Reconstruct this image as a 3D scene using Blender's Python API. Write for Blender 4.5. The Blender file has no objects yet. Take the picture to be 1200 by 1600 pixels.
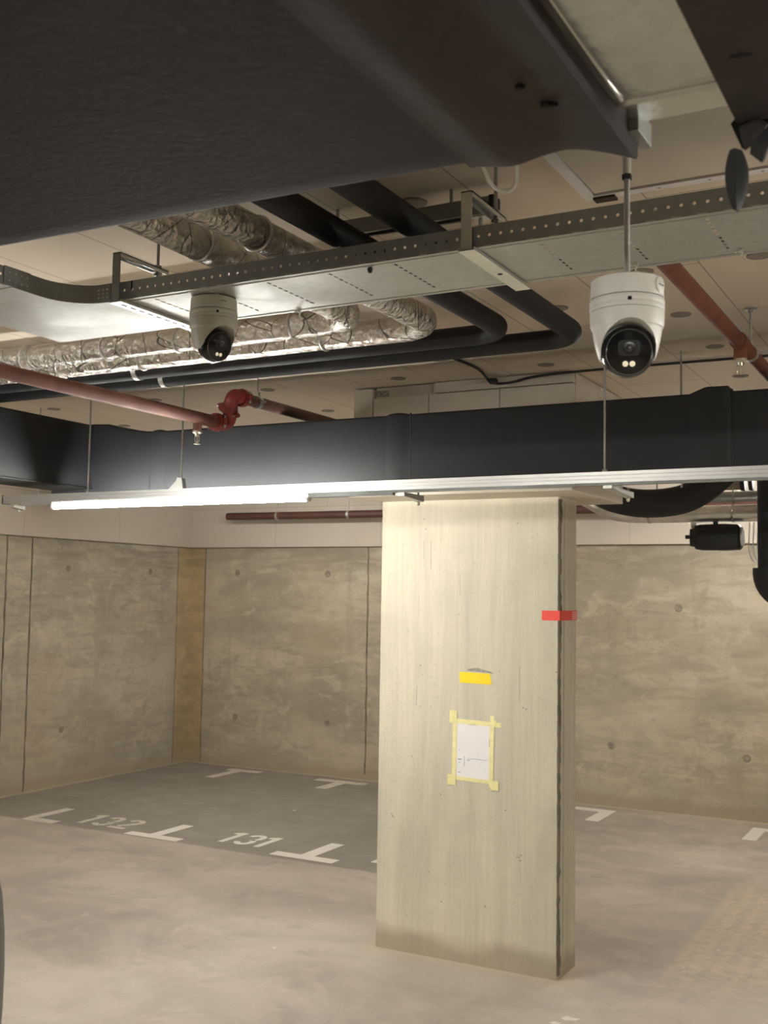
import bpy, math, random
from mathutils import Vector, Matrix
random.seed(7)
SC = bpy.context.scene
COL = SC.collection
PI = math.pi
W = {}          # world location of every object made here

# ------------------------------------------------------------------ materials
def nodes(name):
    m = bpy.data.materials.new(name); m.use_nodes = True
    nt = m.node_tree
    return m, nt, nt.nodes['Principled BSDF']

def N(nt, kind, **kw):
    n = nt.nodes.new(kind)
    for k, v in kw.items():
        if k in n.inputs.keys() if hasattr(n.inputs, 'keys') else False: n.inputs[k].default_value = v
        else: setattr(n, k, v)
    return n

def vec(nt, scale=(1, 1, 1), loc=(0, 0, 0), coord='Position'):
    if coord == 'Position':
        g = nt.nodes.new('ShaderNodeNewGeometry'); out = g.outputs['Position']
    else:
        g = nt.nodes.new('ShaderNodeTexCoord'); out = g.outputs['Object']
    mp = nt.nodes.new('ShaderNodeMapping')
    mp.inputs['Scale'].default_value = scale; mp.inputs['Location'].default_value = loc
    nt.links.new(out, mp.inputs['Vector'])
    return mp.outputs['Vector']

def noise(nt, v, scale, detail=4, rough=.55, dist=0):
    n = nt.nodes.new('ShaderNodeTexNoise')
    n.inputs['Scale'].default_value = scale; n.inputs['Detail'].default_value = detail
    n.inputs['Roughness'].default_value = rough; n.inputs['Distortion'].default_value = dist
    nt.links.new(v, n.inputs['Vector'])
    return n.outputs['Fac']

def ramp(nt, f, a, b, ca=0., cb=1.):
    r = nt.nodes.new('ShaderNodeMapRange'); r.clamp = True
    r.inputs['From Min'].default_value = a; r.inputs['From Max'].default_value = b
    r.inputs['To Min'].default_value = ca; r.inputs['To Max'].default_value = cb
    nt.links.new(f, r.inputs['Value'])
    return r.outputs['Result']

def mix(nt, f, c1, c2, mode='MIX'):
    n = nt.nodes.new('ShaderNodeMix'); n.data_type = 'RGBA'; n.blend_type = mode
    for s, i in ((c1, 6), (c2, 7)):
        if isinstance(s, (tuple, list)): n.inputs[i].default_value = (*s[:3], 1)
        else: nt.links.new(s, n.inputs[i])
    if isinstance(f, (int, float)): n.inputs[0].default_value = f
    else: nt.links.new(f, n.inputs[0])
    return n.outputs[2]

def math_(nt, op, a, b=None, c=None):
    n = nt.nodes.new('ShaderNodeMath'); n.operation = op
    for i, s in enumerate((a, b, c)):
        if s is None: continue
        if isinstance(s, (int, float)): n.inputs[i].default_value = s
        else: nt.links.new(s, n.inputs[i])
    return n.outputs[0]

def bump(nt, bsdf, h, strength=.2, dist=.01):
    b = nt.nodes.new('ShaderNodeBump'); b.inputs['Strength'].default_value = strength
    b.inputs['Distance'].default_value = dist
    nt.links.new(h, b.inputs['Height']); nt.links.new(b.outputs['Normal'], bsdf.inputs['Normal'])

def xyz(nt):
    g = nt.nodes.new('ShaderNodeNewGeometry'); s = nt.nodes.new('ShaderNodeSeparateXYZ')
    nt.links.new(g.outputs['Position'], s.inputs[0])
    return s.outputs

def plain(name, col, rough=.5, metal=0., var=.12, vs=14, bs=0., bscale=60, spec=None, coord='Position', stretch=(1, 1, 1)):
    m, nt, b = nodes(name)
    v = vec(nt, stretch, coord=coord)
    f = noise(nt, v, vs)
    f2 = ramp(nt, f, .3, .7)
    lo = tuple(c * (1 - var) for c in col); hi = tuple(min(1, c * (1 + var)) for c in col)
    nt.links.new(mix(nt, f2, lo, hi), b.inputs['Base Color'])
    b.inputs['Roughness'].default_value = rough; b.inputs['Metallic'].default_value = metal
    if spec is not None: b.inputs['Specular IOR Level'].default_value = spec
    if bs: bump(nt, b, noise(nt, v, bscale, 5), bs, .004)
    return m

def concrete(name, col, dark, vertical=False, ochre=None, fine=.5):
    m, nt, b = nodes(name)
    st = (3.2, 3.2, .35) if vertical else (.55, .55, 1.5)
    big = noise(nt, vec(nt, st), 1.6, 8, .62, .6)
    c = mix(nt, ramp(nt, big, .38, .62), dark, col)
    blot = noise(nt, vec(nt, (1, 1, 1), (3, 7, 1)), 2.6, 6, .6, .2)
    c = mix(nt, ramp(nt, blot, .54, .78, 0, .45), c, tuple(x * .62 for x in col))
    if not vertical:
        hs = noise(nt, vec(nt, (.8, .8, 5), (2, 2, 2)), 1.5, 9, .68, 1.2)
        c = mix(nt, ramp(nt, hs, .48, .60, 0, .58), c, tuple(x * .60 for x in col))
        hs2 = noise(nt, vec(nt, (4, 4, .6), (5, 2, 2)), 1.6, 8, .72, .4)
        c = mix(nt, ramp(nt, hs2, .50, .62, 0, .42), c, tuple(x * .62 for x in col))
        hp = noise(nt, vec(nt, (1, 1, 1.6), (5, 9, 2)), 4.5, 9, .75, .8)
        c = mix(nt, ramp(nt, hp, .52, .64, 0, .62), c, tuple(x * .58 for x in col))
        hl = noise(nt, vec(nt, (1, 1, 1.6), (1, 3, 8)), 3.2, 9, .72, .8)
        c = mix(nt, ramp(nt, hl, .52, .64, 0, .50), c, tuple(min(1, x * 1.22) for x in col))
        # damp pour layer under the boards and rough foot of the wall
        Xw = xyz(nt)
        lay = math_(nt, 'ADD', Xw[2], math_(nt, 'MULTIPLY', hp, .25))
        c = mix(nt, math_(nt, 'MULTIPLY', ramp(nt, lay, 2.08, 2.16), ramp(nt, hs, .42, .56, .15, .6)), c, tuple(x * .55 for x in col))
        c = mix(nt, ramp(nt, lay, .37, .33, 0, .30), c, tuple(x * .62 for x in col))
        br = noise(nt, vec(nt, (1, 1, 1), (15, 2, 2)), .8, 5, .6, .4)
        c = mix(nt, ramp(nt, br, .52, .68, 0, .4), c, (.47, .36, .24))
    pale = noise(nt, vec(nt, (.5, .5, .8), (9, 2, 5)), 1.3, 5)
    c = mix(nt, ramp(nt, pale, .5, .72, 0, .4), c, tuple(min(1, x * 1.25) for x in col))
    sp = noise(nt, vec(nt), 60, 3, .7)
    c = mix(nt, ramp(nt, sp, .62, .72, 0, fine), c, tuple(x * .55 for x in col))
    if vertical:
        stv = noise(nt, vec(nt, (26, 26, .8)), 2.0, 4, .6)
        c = mix(nt, ramp(nt, stv, .45, .72, 0, .32), c, tuple(x * .68 for x in col))
    X = xyz(nt)
    if ochre:
        for kind, lim, oc in ochre:
            if kind == 'x<': k = math_(nt, 'LESS_THAN', X[0], lim)
            if kind == 'y>': k = math_(nt, 'GREATER_THAN', X[1], lim)
            c = mix(nt, math_(nt, 'MULTIPLY', k, .8), c, oc, 'MULTIPLY')
    # damp ring and sandy dirt close to the floor
    wob = noise(nt, vec(nt), 3.5, 4)
    zz = math_(nt, 'ADD', X[2], math_(nt, 'MULTIPLY', wob, -.16))
    damp = ramp(nt, zz, -.02, .05, .7, 0)
    c = mix(nt, damp, c, (.33, .27, .19))
    nt.links.new(c, b.inputs['Base Color'])
    b.inputs['Roughness'].default_value = .85
    h = math_(nt, 'ADD', sp, math_(nt, 'MULTIPLY', big, 1.5))
    bump(nt, b, h, .25, .01)
    return m

M = {}
def mats():
    M['wall'] = concrete('wall_concrete', (.46, .40, .30), (.33, .285, .21),
                         ochre=[('x<', -7.10, (.98, .80, .52))])
    M['wall_l'] = concrete('wall_concrete_left', (.47, .415, .325), (.36, .32, .25),
                           ochre=[('y>', 9.0, (1, .84, .55))])
    M['pillar'] = concrete('pillar_concrete', (.62, .57, .44), (.50, .46, .355), True)
    M['joint'] = plain('joint_dark', (.16, .13, .09), .9, vs=9, var=.4)  # own dark tone of the formwork joints and the chipped corner
    M['tie'] = plain('tie_plug', (.25, .215, .16), .9, vs=40, var=.3)
    # ---- floor
    m, nt, b = nodes('floor_screed')
    v = vec(nt)
    f1 = noise(nt, vec(nt, (1, 1.4, 1)), .9, 9, .6, .5)
    c = mix(nt, ramp(nt, f1, .33, .68), (.34, .295, .245), (.56, .495, .42))
    f2 = noise(nt, vec(nt, (1, 1, 1), (4, 4, 0)), 3.2, 7, .65, 1.0)
    c = mix(nt, ramp(nt, f2, .52, .75, 0, .5), c, (.64, .575, .49))
    f3 = noise(nt, vec(nt, (1, 1, 1), (8, 1, 0)), 2.1, 7, .7, .4)
    c = mix(nt, ramp(nt, f3, .56, .72, 0, .6), c, (.27, .24, .205))
    X = xyz(nt)
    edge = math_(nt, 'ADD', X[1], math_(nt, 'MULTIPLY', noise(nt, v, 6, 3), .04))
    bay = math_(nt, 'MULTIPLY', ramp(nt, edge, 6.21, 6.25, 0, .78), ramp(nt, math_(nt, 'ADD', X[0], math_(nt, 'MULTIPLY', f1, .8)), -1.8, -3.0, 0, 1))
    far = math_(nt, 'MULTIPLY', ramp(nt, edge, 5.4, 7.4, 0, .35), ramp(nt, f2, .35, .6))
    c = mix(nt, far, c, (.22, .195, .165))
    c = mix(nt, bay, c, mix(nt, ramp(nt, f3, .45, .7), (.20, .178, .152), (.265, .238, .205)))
    # dusty wheel track towards the right bay
    u = math_(nt, 'ADD', math_(nt, 'ADD', X[0], TRK[0]), math_(nt, 'MULTIPLY', math_(nt, 'ADD', X[1], TRK[1]), TRK[2]))
    u = math_(nt, 'ADD', u, math_(nt, 'MULTIPLY', noise(nt, v, 12, 5), .05))
    n1 = noise(nt, v, 16, 8, .8, .5)
    tr = ramp(nt, u, .0, .05)
    tread = math_(nt, 'SINE', math_(nt, 'MULTIPLY', u, 62))
    trk = math_(nt, 'MULTIPLY', tr, ramp(nt, math_(nt, 'ADD', n1, math_(nt, 'MULTIPLY', tread, .035)), .40, .60, .15, .85))
    trk = math_(nt, 'MULTIPLY', trk, ramp(nt, X[1], 7.4, 6.9, 0, 1))
    trk = math_(nt, 'MULTIPLY', trk, ramp(nt, math_(nt, 'ADD', X[1], n1), 5.7, 6.0, .25, 1))
    c = mix(nt, trk, c, (.62, .50, .37))
    # sandy dirt collected round the pillar foot
    dx = math_(nt, 'MAXIMUM', math_(nt, 'SUBTRACT', math_(nt, 'ABSOLUTE', math_(nt, 'ADD', X[0], 2.215)), .477), 0)
    dy = math_(nt, 'MAXIMUM', math_(nt, 'SUBTRACT', math_(nt, 'ABSOLUTE', math_(nt, 'ADD', X[1], -5.07)), .125), 0)
    dd = math_(nt, 'SQRT', math_(nt, 'ADD', math_(nt, 'MULTIPLY', dx, dx), math_(nt, 'MULTIPLY', dy, dy)))
    dd = math_(nt, 'ADD', dd, math_(nt, 'MULTIPLY', noise(nt, v, 5, 4), -.10))
    c = mix(nt, ramp(nt, dd, -.03, .05, .65, 0), c, (.60, .49, .36))
    # the same dirt along the back and left walls
    wl = math_(nt, 'MINIMUM', math_(nt, 'SUBTRACT', 9.21, X[1]), math_(nt, 'ADD', X[0], 7.29))
    wl = math_(nt, 'ADD', wl, math_(nt, 'MULTIPLY', noise(nt, v, 4, 4), -.07))
    c = mix(nt, ramp(nt, wl, 0, .04, .85, 0), c, (.50, .42, .29))
    sp = noise(nt, v, 70, 3, .7)
    c = mix(nt, ramp(nt, sp, .6, .72, 0, .35), c, (.24, .21, .18))
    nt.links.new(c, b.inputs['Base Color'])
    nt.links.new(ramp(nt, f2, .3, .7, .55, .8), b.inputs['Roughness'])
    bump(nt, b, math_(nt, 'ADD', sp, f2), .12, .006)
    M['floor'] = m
    # ---- ceiling boards
    def boards(name, row, off, perm, col, mort):
        m, nt, b = nodes(name)
        X = xyz(nt)
        cb = nt.nodes.new('ShaderNodeCombineXYZ')
        for i, (ax, o) in enumerate(zip(perm, off)):
            nt.links.new(math_(nt, 'ADD', X[ax], o), cb.inputs[i])
        br = nt.nodes.new('ShaderNodeTexBrick')
        br.inputs['Scale'].default_value = 1; br.inputs['Mortar Size'].default_value = .0022
        br.inputs['Mortar Smooth'].default_value = 0
        br.inputs['Brick Width'].default_value = 1.2; br.inputs['Row Height'].default_value = row
        br.inputs['Color1'].default_value = (*col, 1); br.inputs['Color2'].default_value = (*[x * .94 for x in col], 1)
        br.inputs['Mortar'].default_value = (*mort, 1)
        nt.links.new(cb.outputs[0], br.inputs['Vector'])
        f = noise(nt, vec(nt), 1.2, 6, .6)
        c = mix(nt, ramp(nt, f, .35, .7, 0, .35), br.outputs['Color'], tuple(x * .78 for x in col))
        g = noise(nt, vec(nt), 220, 2)
        c = mix(nt, ramp(nt, g, .5, .7, 0, .12), c, tuple(x * .6 for x in col))
        nt.links.new(c, b.inputs['Base Color']); b.inputs['Roughness'].default_value = .9
        return m
    M['ceiling'] = boards('ceiling_board', .378, (.3, .723, 0), (1, 0, 2), (.72, .625, .50), (.33, .27, .20))
    M['band'] = boards('wall_band_board', .60, (.2, 1.0, 0), (0, 2, 1), (.56, .50, .42), (.33, .29, .23))
    M['band_l'] = boards('wall_band_board_left', .60, (.35, 1.0, 0), (1, 2, 0), (.56, .50, .42), (.33, .29, .23))
    M['board'] = plain('cladding_board', (.68, .61, .51), .9, var=.05, vs=5)
    M['disc'] = plain('anchor_disc_grey', (.26, .225, .18), .9, var=.1)
    M['duct'] = plain('black_foam_sleeve', (.017, .018, .020), .62, var=.18, vs=3, bs=.15, bscale=120, spec=.35)
    M['sleeve'] = plain('charcoal_foam_sleeve', (.030, .029, .029), .7, var=.1, vs=4, bs=.2, bscale=90, spec=.3)
    M['sleeve_b'] = plain('brown_black_foam_sleeve', (.036, .030, .027), .7, var=.15, vs=6, bs=.2, bscale=90, spec=.3)
    M['foam'] = plain('black_pipe_foam', (.020, .020, .021), .65, var=.2, vs=8, bs=.1, bscale=90, spec=.3)
    M['slit'] = plain('slit_black', (.006, .005, .005), .9)
    # ---- metals
    def galv(name, col, rough, bs=.05):
        m, nt, b = nodes(name)
        v = vec(nt)
        vo = nt.nodes.new('ShaderNodeTexVoronoi'); vo.inputs['Scale'].default_value = 55
        nt.links.new(v, vo.inputs['Vector'])
        bw = nt.nodes.new('ShaderNodeSeparateColor'); nt.links.new(vo.outputs['Color'], bw.inputs[0])
        f = noise(nt, v, 5, 5)
        lo = tuple(x * .82 for x in col)
        c = mix(nt, math_(nt, 'MULTIPLY', math_(nt, 'ADD', bw.outputs[0], f), .5), lo, col)
        nt.links.new(c, b.inputs['Base Color']); b.inputs['Metallic'].default_value = .85
        nt.links.new(ramp(nt, f, .3, .7, rough * .8, rough * 1.25), b.inputs['Roughness'])
        bump(nt, b, f, bs, .01)
        return m
    M['galv'] = galv('galvanised_sheet', (.52, .54, .51), .52)
    M['galv_s'] = galv('galvanised_side', (.33, .345, .33), .5)
    M['galv_duct'] = galv('galvanised_duct', (.60, .61, .56), .2, .5)
    M['zinc'] = galv('zinc_bracket', (.70, .70, .66), .35)
    M['steel'] = plain('threaded_rod_steel', (.42, .41, .38), .4, .8, bs=.4, bscale=400, stretch=(.1, .1, 4))
    M['alu'] = plain('brushed_rail', (.72, .71, .68), .32, .9, var=.08, vs=3, stretch=(.3, 6, 6))
    M['chrome'] = plain('sprinkler_metal', (.66, .62, .52), .3, .9)
    m, nt, b = nodes('crinkled_foil')
    v = vec(nt)
    f = noise(nt, v, 26, 6, .7, 1.2); f2 = noise(nt, v, 90, 4, .7, .5)
    vo = nt.nodes.new('ShaderNodeTexVoronoi'); vo.feature = 'DISTANCE_TO_EDGE'; vo.inputs['Scale'].default_value = 9
    nt.links.new(v, vo.inputs['Vector'])
    wire = math_(nt, 'LESS_THAN', vo.outputs['Distance'], .013)
    c = mix(nt, ramp(nt, f, .3, .7), (.50, .47, .42), (.84, .81, .75))
    c = mix(nt, math_(nt, 'MULTIPLY', wire, .75), c, (.10, .09, .08))
    nt.links.new(c, b.inputs['Base Color']); b.inputs['Metallic'].default_value = .92
    b.inputs['Roughness'].default_value = .17
    va = nt.nodes.new('ShaderNodeVectorMath'); va.operation = 'ADD'
    nz = nt.nodes.new('ShaderNodeTexNoise'); nz.inputs['Scale'].default_value = 22; nz.inputs['Detail'].default_value = 4
    nt.links.new(v, nz.inputs['Vector'])
    vm = nt.nodes.new('ShaderNodeVectorMath'); vm.operation = 'SCALE'; vm.inputs['Scale'].default_value = .05
    nt.links.new(nz.outputs['Color'], vm.inputs[0]); nt.links.new(v, va.inputs[0]); nt.links.new(vm.outputs[0], va.inputs[1])
    vf = nt.nodes.new('ShaderNodeTexVoronoi'); vf.inputs['Scale'].default_value = 42
    nt.links.new(va.outputs[0], vf.inputs['Vector'])
    bump(nt, b, math_(nt, 'ADD', vf.outputs['Distance'], math_(nt, 'MULTIPLY', f, 1.2)), .85, .009)
    M['foil'] = m
    M['foil_band'] = plain('foil_tape_band', (.72, .70, .66), .3, .9, bs=.6, bscale=50)
    M['red'] = plain('red_pipe_paint', (.21, .090, .070), .68, var=.25, vs=7, bs=.1, spec=.3)
    M['red_r'] = plain('red_pipe_paint_brown', (.165, .060, .034), .65, var=.3, vs=9, bs=.1, spec=.3)
    M['red_dark'] = plain('red_pipe_dark', (.145, .075, .058), .5, var=.2, vs=7)
    M['red_back'] = plain('red_pipe_back', (.085, .035, .026), .6, var=.2, vs=7)
    M['red_fit'] = plain('red_fitting_paint', (.30, .042, .04), .45, var=.2, vs=20, bs=.2, spec=.5)
    # ---- small things
    M['white'] = plain('white_camera_plastic', (.84, .82, .77), .38, var=.03)
    M['ivory'] = plain('ivory_camera_plastic', (.56, .54, .46), .45, var=.03)
    M['grim'] = plain('eyeball_rim_grey', (.16, .155, .14), .4)
    M['seam'] = plain('seam_grey', (.09, .085, .07), .8)
    M['black_gloss'] = plain('black_gloss', (.008, .008, .009), .18, var=.1)
    M['black_matt'] = plain('black_matt', (.010, .010, .011), .5, var=.1)
    M['window'] = plain('lens_window_glass', (.035, .036, .038), .15, var=.1)
    M['lens1'] = plain('lens_ring', (.014, .014, .015), .2)
    M['lens2'] = plain('lens_centre', (.045, .045, .048), .1)
    M['led'] = plain('camera_led_lens', (.90, .80, .58), .3, var=.05)
    M['led'].node_tree.nodes['Principled BSDF'].inputs['Emission Color'].default_value = (1, .86, .6, 1)
    M['led'].node_tree.nodes['Principled BSDF'].inputs['Emission Strength'].default_value = .08
    M['paper'] = plain('paper', (.80, .77, .76), .8, var=.02)
    M['ink'] = plain('ink_grey', (.22, .21, .21), .8)
    M['masking'] = plain('masking_tape', (.80, .74, .36), .7, var=.06, vs=40)
    M['yellow'] = plain('yellow_tape_film', (.90, .66, .01), .4, var=.03)
    M['redtape'] = plain('red_tape_film', (.80, .05, .03), .35, var=.04)
    M['print'] = plain('tape_print_white', (.8, .7, .66), .5)
    M['soot'] = plain('grey_smudge', (.30, .28, .24), .9, vs=60, var=.3)
    M['cable'] = plain('black_cable', (.018, .017, .016), .5)
    M['wcable'] = plain('white_cable', (.66, .64, .60), .45)
    M['tie_w'] = plain('white_nylon', (.78, .77, .72), .4)
    M['brown'] = plain('brown_void', (.05, .035, .025), .9)
    M['bin'] = plain('dark_grey_plastic', (.12, .11, .105), .45)
    for nm, worn, col in (('paint', .12, (.74, .71, .65)), ('paint_worn', .6, (.62, .575, .50))):
        m, nt, b = nodes(nm)
        f = noise(nt, vec(nt), 17, 8, .75, .6)
        g = ramp(nt, f, .50, .66, 0, worn)
        nt.links.new(mix(nt, g, col, (.24, .215, .18)), b.inputs['Base Color'])
        b.inputs['Roughness'].default_value = .7
        M[nm] = m
    m, nt, b = nodes('tube_light')
    b.inputs['Base Color'].default_value = (.9, .9, .88, 1)
    b.inputs['Emission Color'].default_value = (1, .985, .93, 1)
    b.inputs['Emission Strength'].default_value = LAMP
    M['lamp'] = m

LAMP = 42.0
TRK = (1.3440, -5.7488, 0.0102)
mats()

# ------------------------------------------------------------------ mesh builder
class MB:
    def __init__(s): s.v = []; s.f = []
    def add(s, vs, fs):
        o = len(s.v); s.v += [tuple(v) for v in vs]; s.f += [tuple(i + o for i in f) for f in fs]; return s
    def box(s, x0, y0, z0, x1, y1, z1):
        vs = [(x, y, z) for z in (z0, z1) for y in (y0, y1) for x in (x0, x1)]
        return s.add(vs, [(0, 2, 3, 1), (4, 5, 7, 6), (0, 1, 5, 4), (2, 6, 7, 3), (0, 4, 6, 2), (1, 3, 7, 5)])
    def tube(s, pts, r, seg=16, caps=True, rad=None):
        pts = [Vector(p) for p in pts]; n = len(pts)
        ts = [((pts[min(i + 1, n - 1)] - pts[max(i - 1, 0)]).normalized()) for i in range(n)]
        up = Vector((0, 0, 1)) if abs(ts[0].z) < .9 else Vector((1, 0, 0))
        a = ts[0].cross(up).normalized(); vs = []
        for i in range(n):
            a = (a - ts[i] * a.dot(ts[i])).normalized(); b = ts[i].cross(a)
            rr = rad[i] if rad else r
            for k in range(seg):
                t = 2 * PI * k / seg
                vs.append(pts[i] + (a * math.cos(t) + b * math.sin(t)) * rr)
        fs = [(i * seg + k, i * seg + (k + 1) % seg, (i + 1) * seg + (k + 1) % seg, (i + 1) * seg + k)
              for i in range(n - 1) for k in range(seg)]
        if caps:
            fs += [tuple(reversed(range(seg))), tuple(range((n - 1) * seg, n * seg))]
        return s.add(vs, fs)
    def lathe(s, prof, o, axis=(0, 0, 1), seg=32):
        """prof = [(radius, height along axis)]"""
        ax = Vector(axis).normalized(); o = Vector(o)
        u = Vector((0, 0, 1)) if abs(ax.z) < .9 else Vector((1, 0, 0))
        a = ax.cross(u).normalized(); b = ax.cross(a); vs = []
        for r, h in prof:
            r = max(r, 1e-5)
            for k in range(seg):
                t = 2 * PI * k / seg
                vs.append(o + ax * h + (a * math.cos(t) + b * math.sin(t)) * r)
        n = len(prof)
        fs = [(i * seg + k, (i + 1) * seg + k, (i + 1) * seg + (k + 1) % seg, i * seg + (k + 1) % seg)
              for i in range(n - 1) for k in range(seg)]
        fs += [tuple(range(seg)), tuple(reversed(range((n - 1) * seg, n * seg)))]
        return s.add(vs, fs)
    def prism(s, poly, z0, z1, f=lambda x, y, z: (x, y, z)):
        n = len(poly)
        vs = [f(x, y, z0) for x, y in poly] + [f(x, y, z1) for x, y in poly]
        fs = [tuple(reversed(range(n))), tuple(range(n, 2 * n))] + [(i, (i + 1) % n, n + (i + 1) % n, n + i) for i in range(n)]
        return s.add(vs, fs)
    def sweep(s, secs, caps=True):
        """secs: list of closed loops with equal counts"""
        n = len(secs[0]); vs = [p for q in secs for p in q]
        fs = [(i * n + k, i * n + (k + 1) % n, (i + 1) * n + (k + 1) % n, (i + 1) * n + k) for i in range(len(secs) - 1) for k in range(n)]
        if caps: fs += [tuple(reversed(range(n))), tuple(range((len(secs) - 1) * n, len(secs) * n))]
        return s.add(vs, fs)
    def holed(s, f, u0, u1, v0, v1, hu, hv, ru, rv, t):
        """one rectangular plate cell with an elliptic hole; f(u, v, w) maps to space, w in 0..t"""
        K = 12; ring = []; sq = []
        for k in range(K):
            a = 2 * PI * (k + .5) / K; c, sn = math.cos(a), math.sin(a)
            ring.append((hu + ru * c, hv + rv * sn))
            m = max(abs(c), abs(sn))
            x, y = c / m, sn / m
            sq.append(((u0 if x < 0 else u1) if abs(x) > .999 else hu + (u1 - hu if x > 0 else hu - u0) * x,
                       (v0 if y < 0 else v1) if abs(y) > .999 else hv + (v1 - hv if y > 0 else hv - v0) * y))
        # real corners: snap the nearest outer points
        for cu, cv in ((u0, v0), (u1, v0), (u1, v1), (u0, v1)):
            j = min(range(K), key=lambda i: ((sq[i][0] - cu) / (u1 - u0)) ** 2 + ((sq[i][1] - cv) / (v1 - v0)) ** 2)
            sq[j] = (cu, cv)
        vs = [f(u, v, 0) for u, v in ring] + [f(u, v, 0) for u, v in sq] + [f(u, v, t) for u, v in ring] + [f(u, v, t) for u, v in sq]
        fs = []
        for k in range(K):
            j = (k + 1) % K
            fs += [(k, j, K + j, K + k), (2 * K + k, 3 * K + k, 3 * K + j, 2 * K + j), (k, 2 * K + k, 2 * K + j, j)]
        return s.add(vs, fs)
    def build(s, name, mat, parent=None, smooth=False, bevel=0, kind=None, loc=None, mirror=False):
        wl = W[parent.name] if parent else (Vector(loc) if loc is not None else s.base())
        if parent: off = wl
        else: off = wl
        me = bpy.data.meshes.new(name)
        me.from_pydata([tuple(Vector(v) - off) for v in s.v], [], s.f)
        me.validate(); me.update()
        import bmesh
        bm = bmesh.new(); bm.from_mesh(me)
        bmesh.ops.remove_doubles(bm, verts=bm.verts, dist=1e-5); bmesh.ops.recalc_face_normals(bm, faces=bm.faces); bm.to_mesh(me); bm.free()
        if smooth:
            for p in me.polygons: p.use_smooth = True
            me.set_sharp_from_angle(angle=math.radians(40))
        o = bpy.data.objects.new(name, me); COL.objects.link(o)
        me.materials.append(mat)
        if parent: o.parent = parent
        else: o.location = off
        W[o.name] = off
        if bevel:
            b = o.modifiers.new('bevel', 'BEVEL'); b.width = bevel; b.segments = 2; b.limit_method = 'ANGLE'
        if kind: o['kind'] = kind
        return o
    def base(s):
        xs = [v[0] for v in s.v]; ys = [v[1] for v in s.v]; zs = [v[2] for v in s.v]
        return Vector(((min(xs) + max(xs)) / 2, (min(ys) + max(ys)) / 2, min(zs)))

def tag(o, label, cat, group=None):
    o['label'] = label; o['category'] = cat
    if group: o['group'] = group
    return o

def thing(name, label, cat, loc, group=None):
    o = bpy.data.objects.new(name, None); COL.objects.link(o)
    o.location = loc; o.empty_display_size = .05; W[o.name] = Vector(loc)
    return tag(o, label, cat, group)

def arc(c, a0, a1, r, u, v, n=10):
    c = Vector(c); u = Vector(u); v = Vector(v)
    return [c + (u * math.cos(a0 + (a1 - a0) * i / n) + v * math.sin(a0 + (a1 - a0) * i / n)) * r for i in range(n + 1)]

# ------------------------------------------------------------------ the setting
CE = 2.76
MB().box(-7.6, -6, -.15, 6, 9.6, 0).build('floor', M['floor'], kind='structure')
ceil = MB().box(-7.6, -6, CE, 6, 9.6, CE + .2).build('ceiling', M['ceiling'], kind='structure')
wl = MB().box(-7.5, -6, 0, -7.29, 9.414, CE).build('wall_left', M['wall_l'], kind='structure')
wb = MB().box(-7.29, 9.214, 0, 6, 9.414, CE).build('wall_back', M['wall'], kind='structure')
MB().box(6, -6, 0, 6.2, 9.414, CE).build('wall_right', M['wall'], kind='structure')
MB().box(-7.5, -6.2, 0, 6.2, -6, CE).build('wall_front', M['wall'], kind='structure')
MB().box(-7.29, 9.164, 2.205, 6, 9.214, CE).build('trim_1', M['band'], kind='structure')
MB().box(-7.29, -6, 2.205, -7.24, 9.164, CE).build('trim_2', M['band_l'], kind='structure')

for x, y in [(-1.265, 2.467), (-1.28, 3.616), (-.916, 3.882), (-.913, 4.437), (-.932, 5.076), (-1.645, 4.494),
             (-.901, 3.313), (-2.023, 4.216), (-2.377, 4.503), (-3.112, 4.5), (-3.16, 5.159), (-4.563, 4.501),
             (-4.611, 5.14), (-3.828, 4.498), (-1.66, 3.80), (-2.38, 3.9), (-3.11, 3.90), (-.55, 3.3), (-.55, 4.2)]:
    MB().lathe([(.036, 0), (.036, -.003), (.030, -.004)], (x, y, CE)).build('anchor_disc', M['disc'], ceil)
# tie holes and formwork joints
for x, z in [(-6.69, 1.946), (-5.61, 1.938), (-6.676, .487), (-5.584, .499), (-2.205, 1.676), (-2.774, .505), (-1.667, .491), (-4.5, .49), (-4.5, 1.94)]:
    MB().lathe([(.032, 0), (.028, -.004), (.012, -.005)], (x, 9.214, z), (0, 1, 0), 18).build('tie_hole', M['tie'], wb)
for y, z in [(7.446, 1.94), (8.572, 1.94), (7.433, .492), (6.3, 1.94)]:
    MB().lathe([(.030, 0), (.026, .004), (.012, .005)], (-7.29, y, z), (1, 0, 0), 18).build('tie_hole', M['tie'], wl)
def joint(parent, horiz, p, w, z0, z1):
    """a rough vertical formwork joint; horiz 'x': on back wall at x=p, 'y': on left wall at y=p"""
    n = 26; mb = MB(); secs = []
    for i in range(n + 1):
        z = z0 + (z1 - z0) * i / n; d = random.uniform(-.004, .004); ww = w * random.uniform(.6, 1.3)
        if horiz == 'x': secs.append([(p + d - ww, 9.2145, z), (p + d, 9.2095, z), (p + d + ww, 9.2145, z)])
        else: secs.append([(-7.2905, p + d - ww, z), (-7.2855, p + d, z), (-7.2905, p + d + ww, z)])
    mb.sweep(secs).build('formwork_joint', M['joint'], parent)
joint(wb, 'x', -7.10, .008, 0, 2.2); joint(wb, 'x', -5.155, .009, .05, 2.2); joint(wb, 'x', -3.4, .007, 0, 2.2)
joint(wl, 'y', 9.0, .006, 0, 2.2); joint(wl, 'y', 7.005, .010, 0, 2.2); joint(wl, 'y', 6.72, .010, 0, 2.2); joint(wl, 'y', 6.60, .007, 0, 1.2)

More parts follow.
